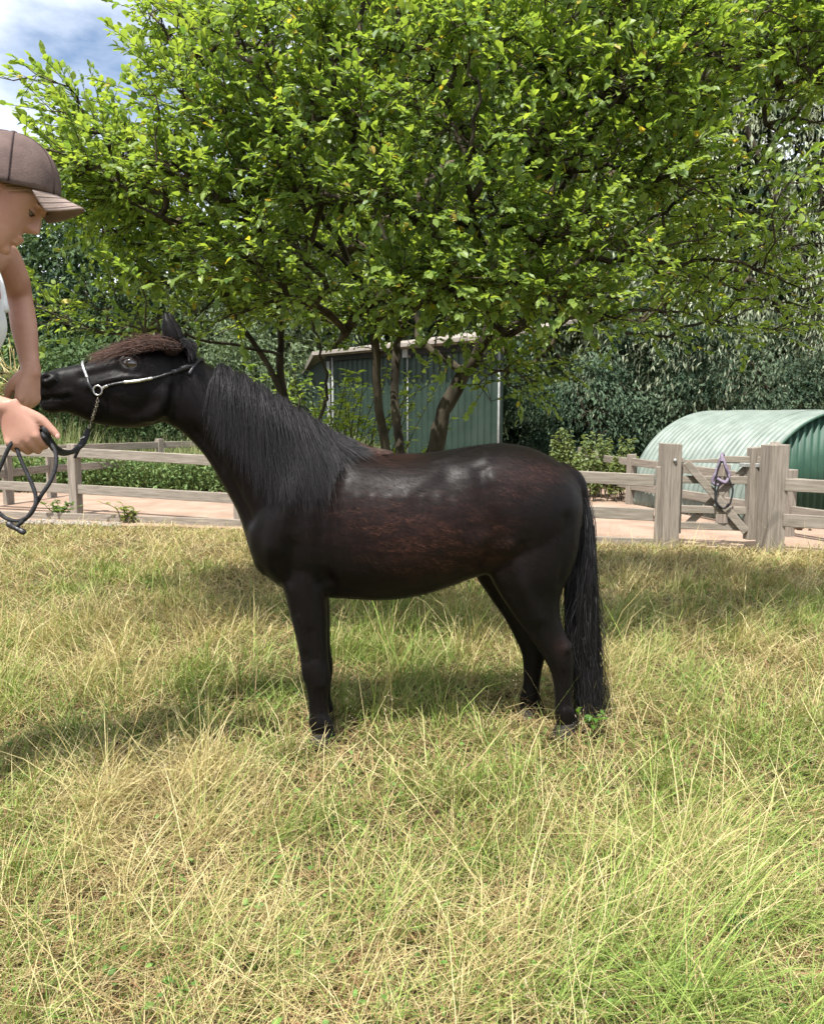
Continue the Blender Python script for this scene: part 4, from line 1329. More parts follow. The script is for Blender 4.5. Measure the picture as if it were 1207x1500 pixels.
for px_, y0_, y1_ in ((470, 1000, 1050),):
    groove([(px_ + 6, y0_), (px_ + 6, y1_)], .005, .002)
set_v(body, V)
body.update()
V, N = get_v(body)
px, py = pxpy(V)
near = (V[:, 1] < 2.66)


def blob(cx, cy, rx, ry, ang=0.0):
    c, s = math.cos(ang), math.sin(ang)
    a = ((px - cx) * c + (py - cy) * s) / rx; b = (-(px - cx) * s + (py - cy) * c) / ry
    return np.exp(-(a * a + b * b))


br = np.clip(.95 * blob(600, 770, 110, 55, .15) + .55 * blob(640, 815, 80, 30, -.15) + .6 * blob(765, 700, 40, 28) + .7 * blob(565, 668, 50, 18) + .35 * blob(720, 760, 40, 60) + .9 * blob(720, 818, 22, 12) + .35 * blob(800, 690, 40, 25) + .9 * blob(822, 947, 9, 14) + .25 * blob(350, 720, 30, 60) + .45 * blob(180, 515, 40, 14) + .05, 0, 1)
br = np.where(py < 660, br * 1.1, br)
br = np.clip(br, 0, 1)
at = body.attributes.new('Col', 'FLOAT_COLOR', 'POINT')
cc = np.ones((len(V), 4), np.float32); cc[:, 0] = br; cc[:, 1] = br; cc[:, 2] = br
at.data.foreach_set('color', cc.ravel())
pony = empty('pony', (.15, 2.6, 0))
tag(pony, 'small black pony standing side on, stretching its neck to the hay', 'pony')
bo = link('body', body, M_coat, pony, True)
BV = bvh_of(body)

# hooves
M_hoof = mat_noise('hoof_horn', (.007, .006, .005), (.020, .016, .013), 20, .7, .1, (1, 1, 6), .4)


def hoof(px0, px1, Y, pytop):
    a, b = P(px0, pytop, Y), P(px1, pytop, Y)
    c = (a + b) / 2; hw = (b.x - a.x) / 2
    z = c.z
    st = [(Vector((c.x, Y, z + .012)), (hw * .92, 0, .004), (0, .030, 0)), (Vector((c.x - .003, Y, z)), (hw * 1.02, 0, .002), (0, .033, 0)), (Vector((c.x - .010, Y, .002)), (hw * 1.28, 0, 0), (0, .043, 0))]
    MB().add(*loft_np(st, 20, 9, 2.2)).build('hoof', M_hoof, pony, True)


hoof(458, 487, 2.50, 1077); hoof(461, 490, 2.68, 868 + (1077 - 868) * .88); hoof(815, 844, 2.55, 1063); hoof(762, 791, 2.73, 1041)

# eyes
M_lid = mat_noise('eyelid_skin', (.020, .016, .015), (.040, .032, .030), 40, .5, .1)
M_eye = mat_noise('dark_eye', (.010, .006, .004), (.022, .013, .009), 40, .04, 0, spec=.9)
M_eye.node_tree.nodes['Principled BSDF'].inputs['Coat Weight'].default_value = 1.0
M_eye.node_tree.nodes['Principled BSDF'].inputs['Coat Roughness'].default_value = .02
e0, en = hit(BV, 191, 531)
for s in (0, 1):
    c = Vector(e0) - en * .0055
    if s: c = Vector((c.x, 2 * 2.475 - c.y, c.z))
    ey = np.array([list(Vector(c) + Vector((math.cos(t) * .0205 - .002 * math.sin(t), (1 if s else -1) * (.0095 - .003 * abs(math.cos(t))), math.sin(t) * .0140 - .003 * math.cos(t)))) for t in np.linspace(0, 2 * math.pi, 30)])
    MB().add(*tube_np(ey, .0034, 8, False)).build('eyelid', M_lid, pony, True)
    MB().add(*ball_np(c, (.0220, 0, -.004), (0, .0165, 0), (.003, 0, .0175), 18, 14)).build('eye', M_eye, pony, True)


# short coat lying along the body
M_coat_hair = hair_mat('coat_hair', .55, .13)
cg = np.random.default_rng(77)
me = body
nf_ = len(me.polygons)
fa = np.zeros(nf_, np.float32); me.polygons.foreach_get('area', fa)
fc = np.zeros(nf_ * 3, np.float32); me.polygons.foreach_get('center', fc); fc = fc.reshape(-1, 3).astype(float)
fn = np.zeros(nf_ * 3, np.float32); me.polygons.foreach_get('normal', fn); fn = fn.reshape(-1, 3).astype(float)
vw = unit(np.array(CAMP)[None] - fc)
wgt = fa * ((fn * vw).sum(1) > -.25)
pick = cg.choice(nf_, 90000, p=wgt / wgt.sum())
hp_ = fc[pick] + cg.normal(0, .003, (90000, 3)); hn_ = fn[pick]
hpx, hpy = pxpy(hp_)
flow = np.column_stack([np.interp(hpx, [60, 250, 330, 450, 800], [1.0, .9, .35, .7, .8]), np.zeros(90000), np.interp(hpx, [60, 250, 330, 450, 600, 800], [-.2, -.3, -.9, -.7, -.35, -.7])])
flow[:, 2] = np.where(hpy > 880, -1.0, flow[:, 2]); flow[:, 0] = np.where(hpy > 880, .1, flow[:, 0])
sw = vnoise(hpx, hpy, 61, 28.0) - .5
flow[:, 2] += sw * .9; flow[:, 0] += .3 * (vnoise(hpx, hpy, 62, 35.0) - .5)
flow += cg.normal(0, .14, flow.shape)
flow = flow - hn_ * (flow * hn_).sum(1)[:, None]
flow = unit(flow)
ln0 = cg.uniform(.008, .020, 90000)[:, None] * np.where(hpx < 330, .6, 1.0)[:, None]
wd = np.cross(hn_, flow) * cg.uniform(.00025, .0005, 90000)[:, None]
lift = hn_ * cg.uniform(.0006, .0020, 90000)[:, None]
pa, pb2 = hp_ - hn_ * .0005, hp_ + flow * ln0 + lift
VV = np.stack([pa - wd, pa + wd, pb2], 1).reshape(-1, 3)
k5 = np.arange(90000) * 3
px, py = hpx, hpy
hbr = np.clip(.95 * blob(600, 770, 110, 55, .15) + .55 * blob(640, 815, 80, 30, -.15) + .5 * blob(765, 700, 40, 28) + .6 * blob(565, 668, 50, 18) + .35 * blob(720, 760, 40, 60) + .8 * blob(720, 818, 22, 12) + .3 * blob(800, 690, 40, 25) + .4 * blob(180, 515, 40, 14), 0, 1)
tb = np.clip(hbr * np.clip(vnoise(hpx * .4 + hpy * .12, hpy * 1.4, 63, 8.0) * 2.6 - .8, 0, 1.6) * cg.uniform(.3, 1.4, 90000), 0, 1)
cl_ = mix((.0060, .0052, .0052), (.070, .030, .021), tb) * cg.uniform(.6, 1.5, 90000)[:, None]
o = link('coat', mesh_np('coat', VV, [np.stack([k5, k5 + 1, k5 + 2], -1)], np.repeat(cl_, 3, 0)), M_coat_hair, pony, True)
o['kind'] = 'stuff'


# hair strands
class Hair:
    def __init__(s): s.v, s.f, s.c, s.n = [], [], [], 0

    def add(s, pts, r0, r1, c0, c1):
        m = len(pts)
        t = np.linspace(0, 1, m)
        T = unit(np.gradient(np.asarray(pts, float), axis=0))
        sd = unit(np.cross(T, np.array([hg.normal(0, .5), -1.0, hg.normal(.2, .5)]))) * ((r0 * (1 - t) + r1 * t) * 1.25)[:, None]
        V = np.concatenate([pts - sd, pts + sd])
        i = np.arange(m - 1)
        s.v.append(V); s.f.append(np.stack([i, i + 1, i + m + 1, i + m], -1) + s.n); s.n += len(V)
        cc = np.array(c0)[None] * (1 - t[:, None]) + np.array(c1)[None] * t[:, None]
        s.c.append(np.concatenate([cc, cc]))

    def build(s, name, parent):
        o = link(name, mesh_np(name, np.vstack(s.v), s.f, np.vstack(s.c)), M_hair, parent, True)
        return o


hg = np.random.default_rng(55)
crest = cat(np.array([(318, 541), (340, 548), (372, 562), (405, 583), (440, 606), (470, 626), (505, 644), (540, 656), (566, 662)], float), 200)
mane_len = np.interp(crest[:, 0], [318, 340, 380, 430, 470, 520, 566], [.18, .29, .37, .36, .20, .11, .03])
mane_lean = np.interp(crest[:, 0], [318, 345, 400, 440, 470, 520, 566], [.03, .08, .15, .16, .45, .75, .8])
H = Hair()
BLK, GRY, BRN = np.array((.006, .0055, .006)), np.array((.020, .019, .021)), np.array((.060, .028, .018))
for q in range(10500):
    u = hg.random()
    i = min(int(u * 199), 198)
    cx_, cy_ = crest[i] + (crest[i + 1] - crest[i]) * (u * 199 - i)
    p = np.array(P(cx_, cy_ + 2, yb(cx_) + hg.normal(.0, .012)))
    p[2] += .006 if cx_ < 470 else .0
    lock = math.sin(cx_ * .55) * .5 + math.sin(cx_ * .23 + 1) * .5
    L = mane_len[i] * hg.uniform(.40, 1.12) * (1 + .12 * lock)
    ln = mane_lean[i] + hg.normal(0, .07) + .07 * lock
    st = 7
    d = np.array([ln * .6, -.9, .10 if cx_ < 480 else -.25]); d /= np.linalg.norm(d)
    pts = [p]
    off = (hg.uniform(.003, .020) + .006 * (lock + 1)) * np.interp(cx_, [440, 540], [1, .35])
    side = hg.normal(0, .13)
    for k in range(st):
        f = (k + 1) / st
        g_ = np.array([ln + side * f + .10 * math.sin(f * 5 + cx_ * .3) + hg.normal(0, .10), -.10, -1.0])
        w_ = min(1, f * 2.4)
        d = d * (1 - w_ * .55) + g_ / np.linalg.norm(g_) * (w_ * .55); d /= np.linalg.norm(d)
        nx = pts[-1] + d * L / st
        loc, nor, _, dist = BV.find_nearest(Vector(nx))
        if loc is not None:
            sd = (Vector(nx) - loc).dot(nor)
            if sd < off:
                nx = np.array(loc + nor * off)
            elif sd > off + .01 and k > 2:
                nx = nx + (np.array(loc + nor * (off + .01)) - nx) * .25
        pts.append(nx)
    t = hg.random()
    c0 = BLK * (1 - t) + GRY * t
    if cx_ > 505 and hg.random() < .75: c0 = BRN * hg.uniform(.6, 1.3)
    H.add(np.array(pts), hg.uniform(.0003, .0006), .00015, c0, c0 * 1.15)
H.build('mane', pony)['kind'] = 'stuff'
# forelock, brown in the sun, swept forward
H = Hair()
for q in range(2600):
    x0 = hg.uniform(196, 266)
    p = np.array(P(x0, np.interp(x0, [196, 240, 266], [510, 501, 503]) + hg.uniform(-1, 10), 2.485 + hg.normal(0, .034)))
    xe = x0 - hg.uniform(12, 74)
    ye = np.interp(xe, [110, 140, 160, 180, 215, 260], [530, 521, 513, 503, 497, 499]) + hg.normal(5, 6)
    e = np.array(P(xe, ye, 2.465 + hg.normal(-.008, .036)))
    mid = (p + e) / 2 + [0, 0, hg.uniform(-.004, .030)] + hg.normal(0, .006, 3)
    t = np.linspace(0, 1, 8)[:, None]
    pts = p * (1 - t) ** 2 + mid * 2 * t * (1 - t) + e * t ** 2 + hg.normal(0, .0012, (8, 3))
    fo = hg.uniform(.001, .022)
    for k in range(8):
        loc, nor, _, dist = BV.find_nearest(Vector(pts[k]))
        if loc is not None:
            sd = (Vector(pts[k]) - loc).dot(nor)
            if sd < fo: pts[k] = np.array(loc + nor * fo)
    f = hg.random()
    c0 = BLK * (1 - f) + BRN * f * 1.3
    H.add(pts, .0005, .0002, c0 * .6, c0 * 1.2 + BRN * .3)
for q in range(900):      # hair behind the ears
    p = np.array(P(hg.uniform(255, 275), 503 + hg.normal(0, 3), 2.50 + hg.normal(0, .02)))
    e = np.array(P(hg.uniform(276, 290), hg.uniform(505, 532), 2.50 + hg.normal(-.01, .03)))
    mid = (p + e) / 2 + np.array([.012, 0, .018])
    t = np.linspace(0, 1, 7)[:, None]
    H.add(p * (1 - t) ** 2 + mid * 2 * t * (1 - t) + e * t ** 2 + hg.normal(0, .0015, (7, 3)), .0005, .0002, BLK, BLK)
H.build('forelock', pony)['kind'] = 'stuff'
# tail
H = Hair()
dk = cat(np.array([(836, 698), (846, 708), (852, 730), (853, 770), (852, 820), (850, 860)], float), 60)
for q in range(4600):
    u = hg.random() ** .8
    i = int(u * 59)
    a = hg.uniform(0, 6.283)
    p = np.array(P(dk[i, 0] + 6 * math.cos(a), dk[i, 1], 2.645 + .022 * math.sin(a)))
    ex = hg.normal(854, 13) + 10 * (hg.random() ** 3); ey = hg.uniform(930, 1062) if hg.random() < .8 else hg.uniform(820, 1000)
    if ey > 1010: ex += (ey - 1010) * .25
    e = np.array(P(ex, ey, 2.66 + hg.normal(0, .035)))
    bx = hg.uniform(826, 874)
    mid = np.array(P(bx, (dk[i, 1] + ey) / 2, 2.655 + hg.normal(0, .04)))
    if e[2] > p[2] - .08: continue
    q3 = cat(np.array([p, p * .55 + mid * .45 + [.012, 0, .0], mid, mid * .4 + e * .6 + hg.normal(0, .009, 3), e]), 9)
    t = hg.random()
    c0 = BLK * (1 - t * .6) + GRY * t * .25
    H.add(q3, hg.uniform(.0006, .0010), .0003, c0, c0)
H.build('tail', pony)['kind'] = 'stuff'
# fetlock hair and coat fringe
H = Hair()
for fx, fy, Y in ((484, 1058, 2.50), (839, 1042, 2.55), (789, 1022, 2.73)):
    for q in range(90):
        p = np.array(P(fx - hg.uniform(0, 10), fy + hg.uniform(-8, 10), Y + hg.normal(0, .014)))
        L = hg.uniform(.02, .045)
        H.add(np.array([p, p + np.array([.4, 0, -.6]) * L, p + np.array([.5, 0, -1.3]) * L]), .0007, .0003, BLK, BLK)
H.build('fetlock_hair', pony)['kind'] = 'stuff'

# ------------------------------------------------------------------ halter
M_leather = mat_noise('black_leather', (.010, .010, .012), (.022, .021, .024), 60, .4, .2, spec=.5)
M_silver = mat_noise('silver_fitting', (.34, .33, .32), (.60, .59, .57), 60, .32, .1, metal=1.0)
halter = empty('show_halter', P(147, 572, 2.42))
tag(halter, 'thin black show halter with silver plates on the pony\'s head', 'halter')


def on_face(pts, off, n=40):
    p2 = cat(np.array(pts, float), n)
    return np.array([list(hit(BV, a, b, off)[0]) for a, b in p2])


def smooth_path(p, it=6):
    for _ in range(it):
        p[1:-1] = p[1:-1] * .5 + (p[:-2] + p[2:]) * .25
    return p


cheek = smooth_path(on_face([(150, 570), (158, 565), (178, 560), (205, 557), (230, 553), (252, 546), (272, 539), (287, 535)], .005, 60))
MB().add(*tube_np(cheek, .0042, 8)).build('cheek_strap', M_leather, halter, True)
MB().add(*tube_np(cheek[18:33] + [0, -.002, 0], .0052, 8)).build('silver_plate', M_silver, halter, True)
MB().add(*tube_np(cheek[0:10] + [0, -.001, 0], .0046, 8)).build('silver_plate', M_silver, halter, True)
MB().add(*tube_np(cheek[42:54] + [0, -.001, 0], .0085, 8)).build('buckle_keeper', M_leather, halter, True)
ring_c = Vector(hit(BV, 146, 572, .010)[0])


def head_loop(ctr, ax1, ax2, off, n=48, a0=0.0, a1=2 * math.pi):
    out = []
    for a in np.linspace(a0, a1, n):
        d = (Vector(ax1) * math.cos(a) + Vector(ax2) * math.sin(a)).normalized()
        loc, nor, _, _ = BV.ray_cast(Vector(ctr) + d * .25, -d)
        if loc is not None: out.append(list(loc + d * off))
    return smooth_path(np.array(out), 3)


# noseband: plane through (129,531) and the ring, across the nose
ctr = P(150, 575, 2.465)
upv = (P(128, 531, 2.465) - ctr).normalized()
nb = head_loop(ctr, upv, Vector((0, -1, 0)), .005, 44, -math.pi * .52, math.pi * .52)
MB().add(*tube_np(nb, .0048, 8)).build('noseband', M_leather, halter, True)
pl = [q for q in nb if True]
k1 = nb[24:35]
MB().add(*tube_np(k1 + (k1 - np.array(ctr)) * .010, .0052, 8)).build('silver_plate', M_silver, halter, True)
# poll strap over the top behind the ears
pc = P(270, 575, 2.505)
upp = (P(290, 530, 2.505) - pc).normalized()
ps = head_loop(pc, upp, Vector((0, -1, 0)), .005, 44, -math.pi * .5, math.pi * .17)
MB().add(*tube_np(ps, .0055, 8)).build('poll_strap', M_leather, halter, True)
a = np.linspace(0, 2 * math.pi, 28)
rg = np.array([list(ring_c + Vector((math.cos(q) * .0125, -.002, math.sin(q) * .0135))) for q in a])
MB().add(*tube_np(rg, .0028, 8, False)).build('ring', M_silver, halter, True)
# chain under the jaw: small links
ch = on_face([(146, 583), (143, 596), (138, 610)], .010, 12)
ce = np.array([list(P(133, 622, 2.43)), list(P(129, 631, 2.41))])
chp = cat(np.vstack([ch[[0, 4, 8, 11]], ce]), 17)
M_chain = mat_noise('dull_chain', (.16, .14, .11), (.36, .33, .28), 60, .4, .1, metal=.9)
for q in range(16):
    c = (chp[q] + chp[q + 1]) / 2; d = unit(chp[q + 1] - chp[q])
    s = unit(np.cross(d, [0, 1.0, 0])) if q % 2 else unit(np.cross(np.cross(d, [0, 1.0, 0]), d))
    lk = np.array([c + d * .0052 * math.cos(t) + s * .0038 * math.sin(t) for t in np.linspace(0, 2 * math.pi, 13)])
    MB().add(*tube_np(lk, .0016, 5, False)).build('chain_link', M_chain, halter, True)

# ------------------------------------------------------------------ the person at the left edge
def skin_material():
    m, n, l, b = mat_new('skin')
    tc = n.new('ShaderNodeTexCoord')
    nz = n.new('ShaderNodeTexNoise'); nz.inputs['Scale'].default_value = 14; nz.inputs['Detail'].default_value = 6
    rp = n.new('ShaderNodeValToRGB')
    rp.color_ramp.elements[0].position = .3; rp.color_ramp.elements[1].position = .7
    rp.color_ramp.elements[0].color = (.37, .185, .135, 1); rp.color_ramp.elements[1].color = (.49, .285, .215, 1)
    l.new(tc.outputs['Object'], nz.inputs['Vector']); l.new(nz.outputs['Fac'], rp.inputs['Fac']); l.new(rp.outputs['Color'], b.inputs['Base Color'])
    b.inputs['Roughness'].default_value = .5; b.inputs['Specular IOR Level'].default_value = .35
    b.inputs['Subsurface Weight'].default_value = .12
    b.inputs['Subsurface Radius'].default_value = (.010, .004, .002)
    b.inputs['Subsurface Scale'].default_value = .6
    nb = n.new('ShaderNodeTexNoise'); nb.inputs['Scale'].default_value = 260; nb.inputs['Detail'].default_value = 3
    bp = n.new('ShaderNodeBump'); bp.inputs['Strength'].default_value = .12; bp.inputs['Distance'].default_value = .002
    l.new(tc.outputs['Object'], nb.inputs['Vector']); l.new(nb.outputs['Fac'], bp.inputs['Height']); l.new(bp.outputs['Normal'], b.inputs['Normal'])
    return m


M_skin = skin_material()
person = empty('person', (-1.34, 2.02, 0))
tag(person, 'person in a brown cap and white tank top leaning in to feed the pony', 'person')
HO = P(-4, 288, 1.90)
th, ps_ = R(39), R(22)
HX = Vector((math.cos(th) * math.cos(ps_), math.cos(th) * math.sin(ps_), -math.sin(th)))
HY = Vector((-math.sin(ps_), math.cos(ps_), 0))
HZ = Vector((math.sin(th) * math.cos(ps_), math.sin(th) * math.sin(ps_), math.cos(th)))


def hl(x, y, z): return HO + HX * x + HY * y + HZ * z


pb = MB()
face = [(.118, .005, -.03, .02), (.105, .050, -.072, .050), (.085, .078, -.090, .066), (.055, .093, -.098, .074), (.035, .091, -.098, .075), (.015, .086, -.096, .073), (-.008, .086, -.09, .070), (-.028, .087, -.08, .066), (-.045, .086, -.062, .061), (-.062, .083, -.042, .056), (-.077, .083, -.015, .047), (-.089, .079, .010, .036), (-.098, .066, .030, .018)]
st = [(hl((a + b) / 2, 0, z), HX * (a - b) / 2, HY * w) for z, a, b, w in face]
pb.add(*loft_np(st, 32, 48, 2.25))
pb.add(*limb_np([hl(.082, 0, .038), hl(.089, 0, .019), hl(.0975, 0, .003), hl(.1025, 0, -.006)], [.0085, .0085, .0092, .0090], 14))
pb.add(*limb_np([hl(.1015, 0, -.007), hl(.088, 0, -.016)], [.0078, .0085], 12))
for s in (-1, 1):
    pb.add(*ball_np(hl(.0905, s * .0105, -.010), HX * .0085, HY * .0055, HZ * .0060))
    pb.add(*ball_np(hl(.083, s * .026, .038), HX * .012, HY * .022, HZ * .008))
    pb.add(*ball_np(hl(-.006, s * .077, -.002), HX * .017, HY * .007, HZ * .031))
    pb.add(*ball_np(hl(-.004, s * .080, -.022), HX * .010, HY * .006, HZ * .012))
pb.add(*ball_np(hl(.088, 0, -.042), HX * .011, HY * .022, HZ * .0065))
pb.add(*ball_np(hl(.085, 0, -.055), HX * .011, HY * .019, HZ * .007))
pb.add(*ball_np(hl(.077, 0, -.081), HX * .016, HY * .020, HZ * .014))
NBs = Vector((-1.085, 1.975, 1.435))
pb.add(*limb_np([hl(-.03, 0, -.01), hl(-.035, 0, -.07), NBs + Vector((.02, 0, .03)), NBs - Vector((.02, 0, .04))], [.055, .054, .056, .06]))
TOR = [((-1.075, 1.975, 1.475), .05, .075), ((-1.085, 1.98, 1.43), .085, .13), ((-1.095, 1.99, 1.37), .105, .165), ((-1.115, 2.0, 1.29), .112, .155), ((-1.165, 2.01, 1.19), .105, .14), ((-1.24, 2.02, 1.09), .098, .13), ((-1.31, 2.03, 1.0), .105, .15), ((-1.35, 2.03, .92), .115, .165), ((-1.36, 2.03, .84), .11, .165)]
tax = Vector((.55, 0, .84)).normalized(); tfr = Vector((.90, 0, -.42)).normalized()
pb.add(*loft_np([(Vector(c), tfr * a, Vector((0, b, 0))) for c, a, b in TOR], 32, 40, 2.2))
SL, EL, WL = P(10, 372, 2.16), P(29, 434, 2.24), P(46, 545, 2.22)
pb.add(*limb_np([NBs + Vector((.01, .09, -.01)), SL + Vector((-.02, -.01, .0)), SL * .45 + EL * .55, EL, EL * .6 + WL * .4, EL * .25 + WL * .75, WL], [.055, .048, .038, .0325, .0335, .027, .024]))
SR, ER, WR = Vector((-1.09, 1.83, 1.42)), Vector((-1.20, 1.79, 1.13)), P(9, 597, 1.90)
pb.add(*limb_np([NBs + Vector((.0, -.09, -.01)), SR, SR * .45 + ER * .55, ER, ER * .55 + WR * .45, ER * .2 + WR * .8, WR], [.055, .052, .044, .038, .036, .026, .023]))
for s, foot in ((1, Vector((-1.40, 2.16, 0))), (-1, Vector((-1.52, 1.90, 0)))):
    hip = Vector((-1.35, 2.03 + s * .085, .88))
    knee = Vector(((hip.x + foot.x) / 2 + .06, (hip.y + foot.y) / 2, .48))
    pb.add(*limb_np([hip, hip * .5 + knee * .5, knee, knee * .55 + foot * .45, foot + Vector((0, 0, .09))], [.085, .075, .055, .046, .030]))
    pb.add(*limb_np([foot + Vector((-.02, 0, .05)), foot + Vector((.08, 0, .042)), foot + Vector((.15, s * .01, .036))], [.030, .030, .022]))


def hand(mb, wrist, X, Z, side, curl=(1.0, 1.45, .9), thumb=None, spread=1.0):
    X = Vector(X).normalized(); Z = Vector(Z); Z = (Z - X * Z.dot(X)).normalized()
    Y = Z.cross(X) * side
    w = Vector(wrist)
    def L(x, y, z): return w + X * x + Y * y + Z * z
    mb.add(*loft_np([(L(-.015, 0, 0), Y * .026, Z * .020), (L(.012, .001, 0), Y * .030, Z * .019), (L(.045, .002, 0), Y * .038, Z * .017), (L(.075, .001, .001), Y * .041, Z * .014), (L(.088, 0, -.002), Y * .038, Z * .010)], 20, 16, 2.4))
    mb.add(*ball_np(L(.035, .024, -.010), X * .030, Y * .016, Z * .015))
    for k, (yo, x0, ln) in enumerate(((.030, .084, .96), (.010, .088, 1.05), (-.011, .085, .98), (-.030, .077, .80))):
        p = [L(x0 - .02, yo, .0)]
        a = 0.0
        pos = L(x0, yo, .002); p.append(pos)
        for seg_, c_ in zip((.040, .025, .021), curl):
            a += c_ + .06 * (k - 1.5)
            pos = pos + (X * math.cos(a) - Z * math.sin(a)) * seg_ * ln
            p.append(pos)
        mb.add(*ball_np(L(x0 - .006, yo, .006), X * .010, Y * .0085, Z * .0085))
        mb.add(*limb_np(p, [.0095, .0098, .0088, .0082, .0070], 12, 26))
    t = thumb or [(.018, .026, -.006), (.046, .048, -.014), (.074, .060, -.018), (.096, .066, -.020)]
    mb.add(*limb_np([L(*q) for q in t], [.014, .0125, .0105, .0082], 12, 20))
    return L


LR = hand(pb, WR + Vector((.006, 0, -.002)), (.36, .08, -.93), (.12, -1, .10), 1, thumb=[(.018, .026, -.004), (.046, .050, -.010), (.074, .062, -.012), (.096, .070, -.012)])
LLh = hand(pb, WL + Vector((0, 0, .004)), (-.16, -.05, -1), (.93, -.34, 0), -1, curl=(.85, 1.1, .8), thumb=[(.016, .022, -.008), (.040, .034, -.020), (.064, .034, -.032), (.082, .028, -.040)])
skin = remesh(pb, .0038, 4, .5, .30)
V, N = get_v(skin)
# eye socket, mouth corner
for s in (-1, 1):
    d = np.linalg.norm(V - np.array(hl(.092, s * .030, .020)), axis=1); V -= np.array(HX)[None] * (.008 * np.exp(-(d / .013) ** 2))[:, None]
    d = np.linalg.norm(V - np.array(hl(.107, s * .008, -.026)), axis=1); V += np.array(HZ)[None] * (.004 * np.exp(-(d / .005) ** 2))[:, None]
d = seg_dist(V, [np.array(hl(.098, -.022, -.049)), np.array(hl(.106, 0, -.049)), np.array(hl(.098, .022, -.049))])
V -= np.array(HX)[None] * (.006 * np.exp(-(d / .0035) ** 2))[:, None]
set_v(skin, V)
link('body', skin, M_skin, person, True)
M_nail = mat_noise('fingernail', (.38, .22, .18), (.46, .28, .23), 40, .25, 0)
MB().add(*ball_np(LR(.0985, .0712, -.0055), (LR(1, 0, 0) - LR(0, 0, 0)) * .0065, (LR(0, 1, 0) - LR(0, 0, 0)) * .0052, (LR(0, 0, 1) - LR(0, 0, 0)) * .0022)).build('fingernail', M_nail, person, True)
M_white_eye = mat_noise('eye_white', (.10, .08, .07), (.16, .13, .12), 20, .2, 0)
M_iris = mat_noise('eye_iris', (.02, .012, .008), (.05, .03, .02), 60, .1, 0)
M_lash = mat_noise('brow_hair', (.10, .05, .03), (.16, .09, .05), 60, .8, 0)
for s in (-1, 1):
    c = hl(.0715, s * .030, .018)
    e = MB().add(*ball_np(c, HX * .0115, HY * .0115, HZ * .0115)).build('eye', M_white_eye, person, True)
    MB().add(*ball_np(c + HX * .0070 + HZ * -.0045, HX * .0050, HY * .0058, HZ * .0058)).build('iris', M_iris, e, True)
    MB().add(*ball_np(c + HZ * .0030 - HX * .0002, HX * .0126, HY * .0132, HZ * .0105)).build('eyelid', M_skin, person, True)
    p = cat(np.array([list(hl(.072, s * .046, .017)), list(hl(.0815, s * .040, .0165)), list(hl(.0845, s * .030, .0165)), list(hl(.083, s * .019, .016))]), 12)
    MB().add(*tube_np(p, .0013, 6)).build('eyelash', M_lash, person, True)
    p = cat(np.array([list(hl(.076, s * .050, .040)), list(hl(.091, s * .036, .047)), list(hl(.096, s * .018, .043))]), 12)
    MB().add(*tube_np(p, [.001] + [.003] * 10 + [.001], 6)).build('eyebrow', M_lash, person, True)

# cap
M_cap = mat_noise('brown_cap_cloth', (.075, .052, .048), (.15, .108, .094), 9, .85, .4, spec=.15, bscale=220, dist=.002)
M_brim = mat_noise('worn_sunlit_brim_cloth', (.20, .15, .13), (.30, .235, .205), 9, .85, .4, spec=.15, bscale=220, dist=.002)  # worn cloth, paler than the crown with sunlight put into its colour
M_stitch = mat_noise('cap_seam', (.03, .018, .018), (.05, .03, .03), 30, .9, 0)
CO = P(18, 274, 1.90)
tc_ = R(11)
KX = Vector((math.cos(tc_) * math.cos(ps_), math.cos(tc_) * math.sin(ps_), -math.sin(tc_)))
KY = HY.copy()
KZ = KX.cross(KY)
cap = empty('baseball_cap', CO)
tag(cap, 'faded brown baseball cap with a paler curved peak on the person\'s head', 'cap')


def kl(x, y, z): return CO + (KX * x + KY * y + KZ * z) * .95


nh, nphi = 16, 48
V = []
for i in range(nh):
    t = i / (nh - 1)
    h = .122 * math.sin(t * math.pi / 2 * .999)
    s = (1 - (h / .122) ** 2.3) ** (1 / 2.3)
    for j in range(nphi):
        f = 2 * math.pi * j / nphi
        dip = -.018 * (1 - t) * (.5 - .5 * math.cos(f)) + .004 * (1 - t) * math.cos(2 * f)
        pucker = 1 + .006 * math.sin(f * 7 + t * 4) * (1 - t) + .004 * math.sin(f * 13) * t
        V.append(list(kl(.106 * s * math.cos(f) * pucker + (-.012 * t), .088 * s * math.sin(f) * pucker, h + dip)))
V = np.array(V)
i, j = np.meshgrid(np.arange(nh - 1), np.arange(nphi), indexing='ij')
j2 = (j + 1) % nphi
q = MB().add(V, [np.stack([i * nphi + j, i * nphi + j2, (i + 1) * nphi + j2, (i + 1) * nphi + j], -1).reshape(-1, 4)]).build('crown', M_cap, cap, True)
q.modifiers.new('t', 'SOLIDIFY').thickness = .003
for f in np.arange(6) * math.pi / 3 + .52:
    pts = []
    for i in range(nh):
        t = i / (nh - 1); h = .122 * math.sin(t * math.pi / 2 * .99); s = (1 - (h / .122) ** 2.3) ** (1 / 2.3)
        pts.append(list(kl(.1068 * s * math.cos(f) - .012 * t, .0888 * s * math.sin(f), h - .018 * (1 - t) * (.5 - .5 * math.cos(f)) + .0006)))
    MB().add(*tube_np(np.array(pts), .0016, 6)).build('seam', M_stitch, cap, True)
MB().add(*ball_np(kl(-.012, 0, .123), KX * .008, KY * .008, KZ * .004)).build('button', M_cap, cap, True)
V = []
nr, nf = 12, 40
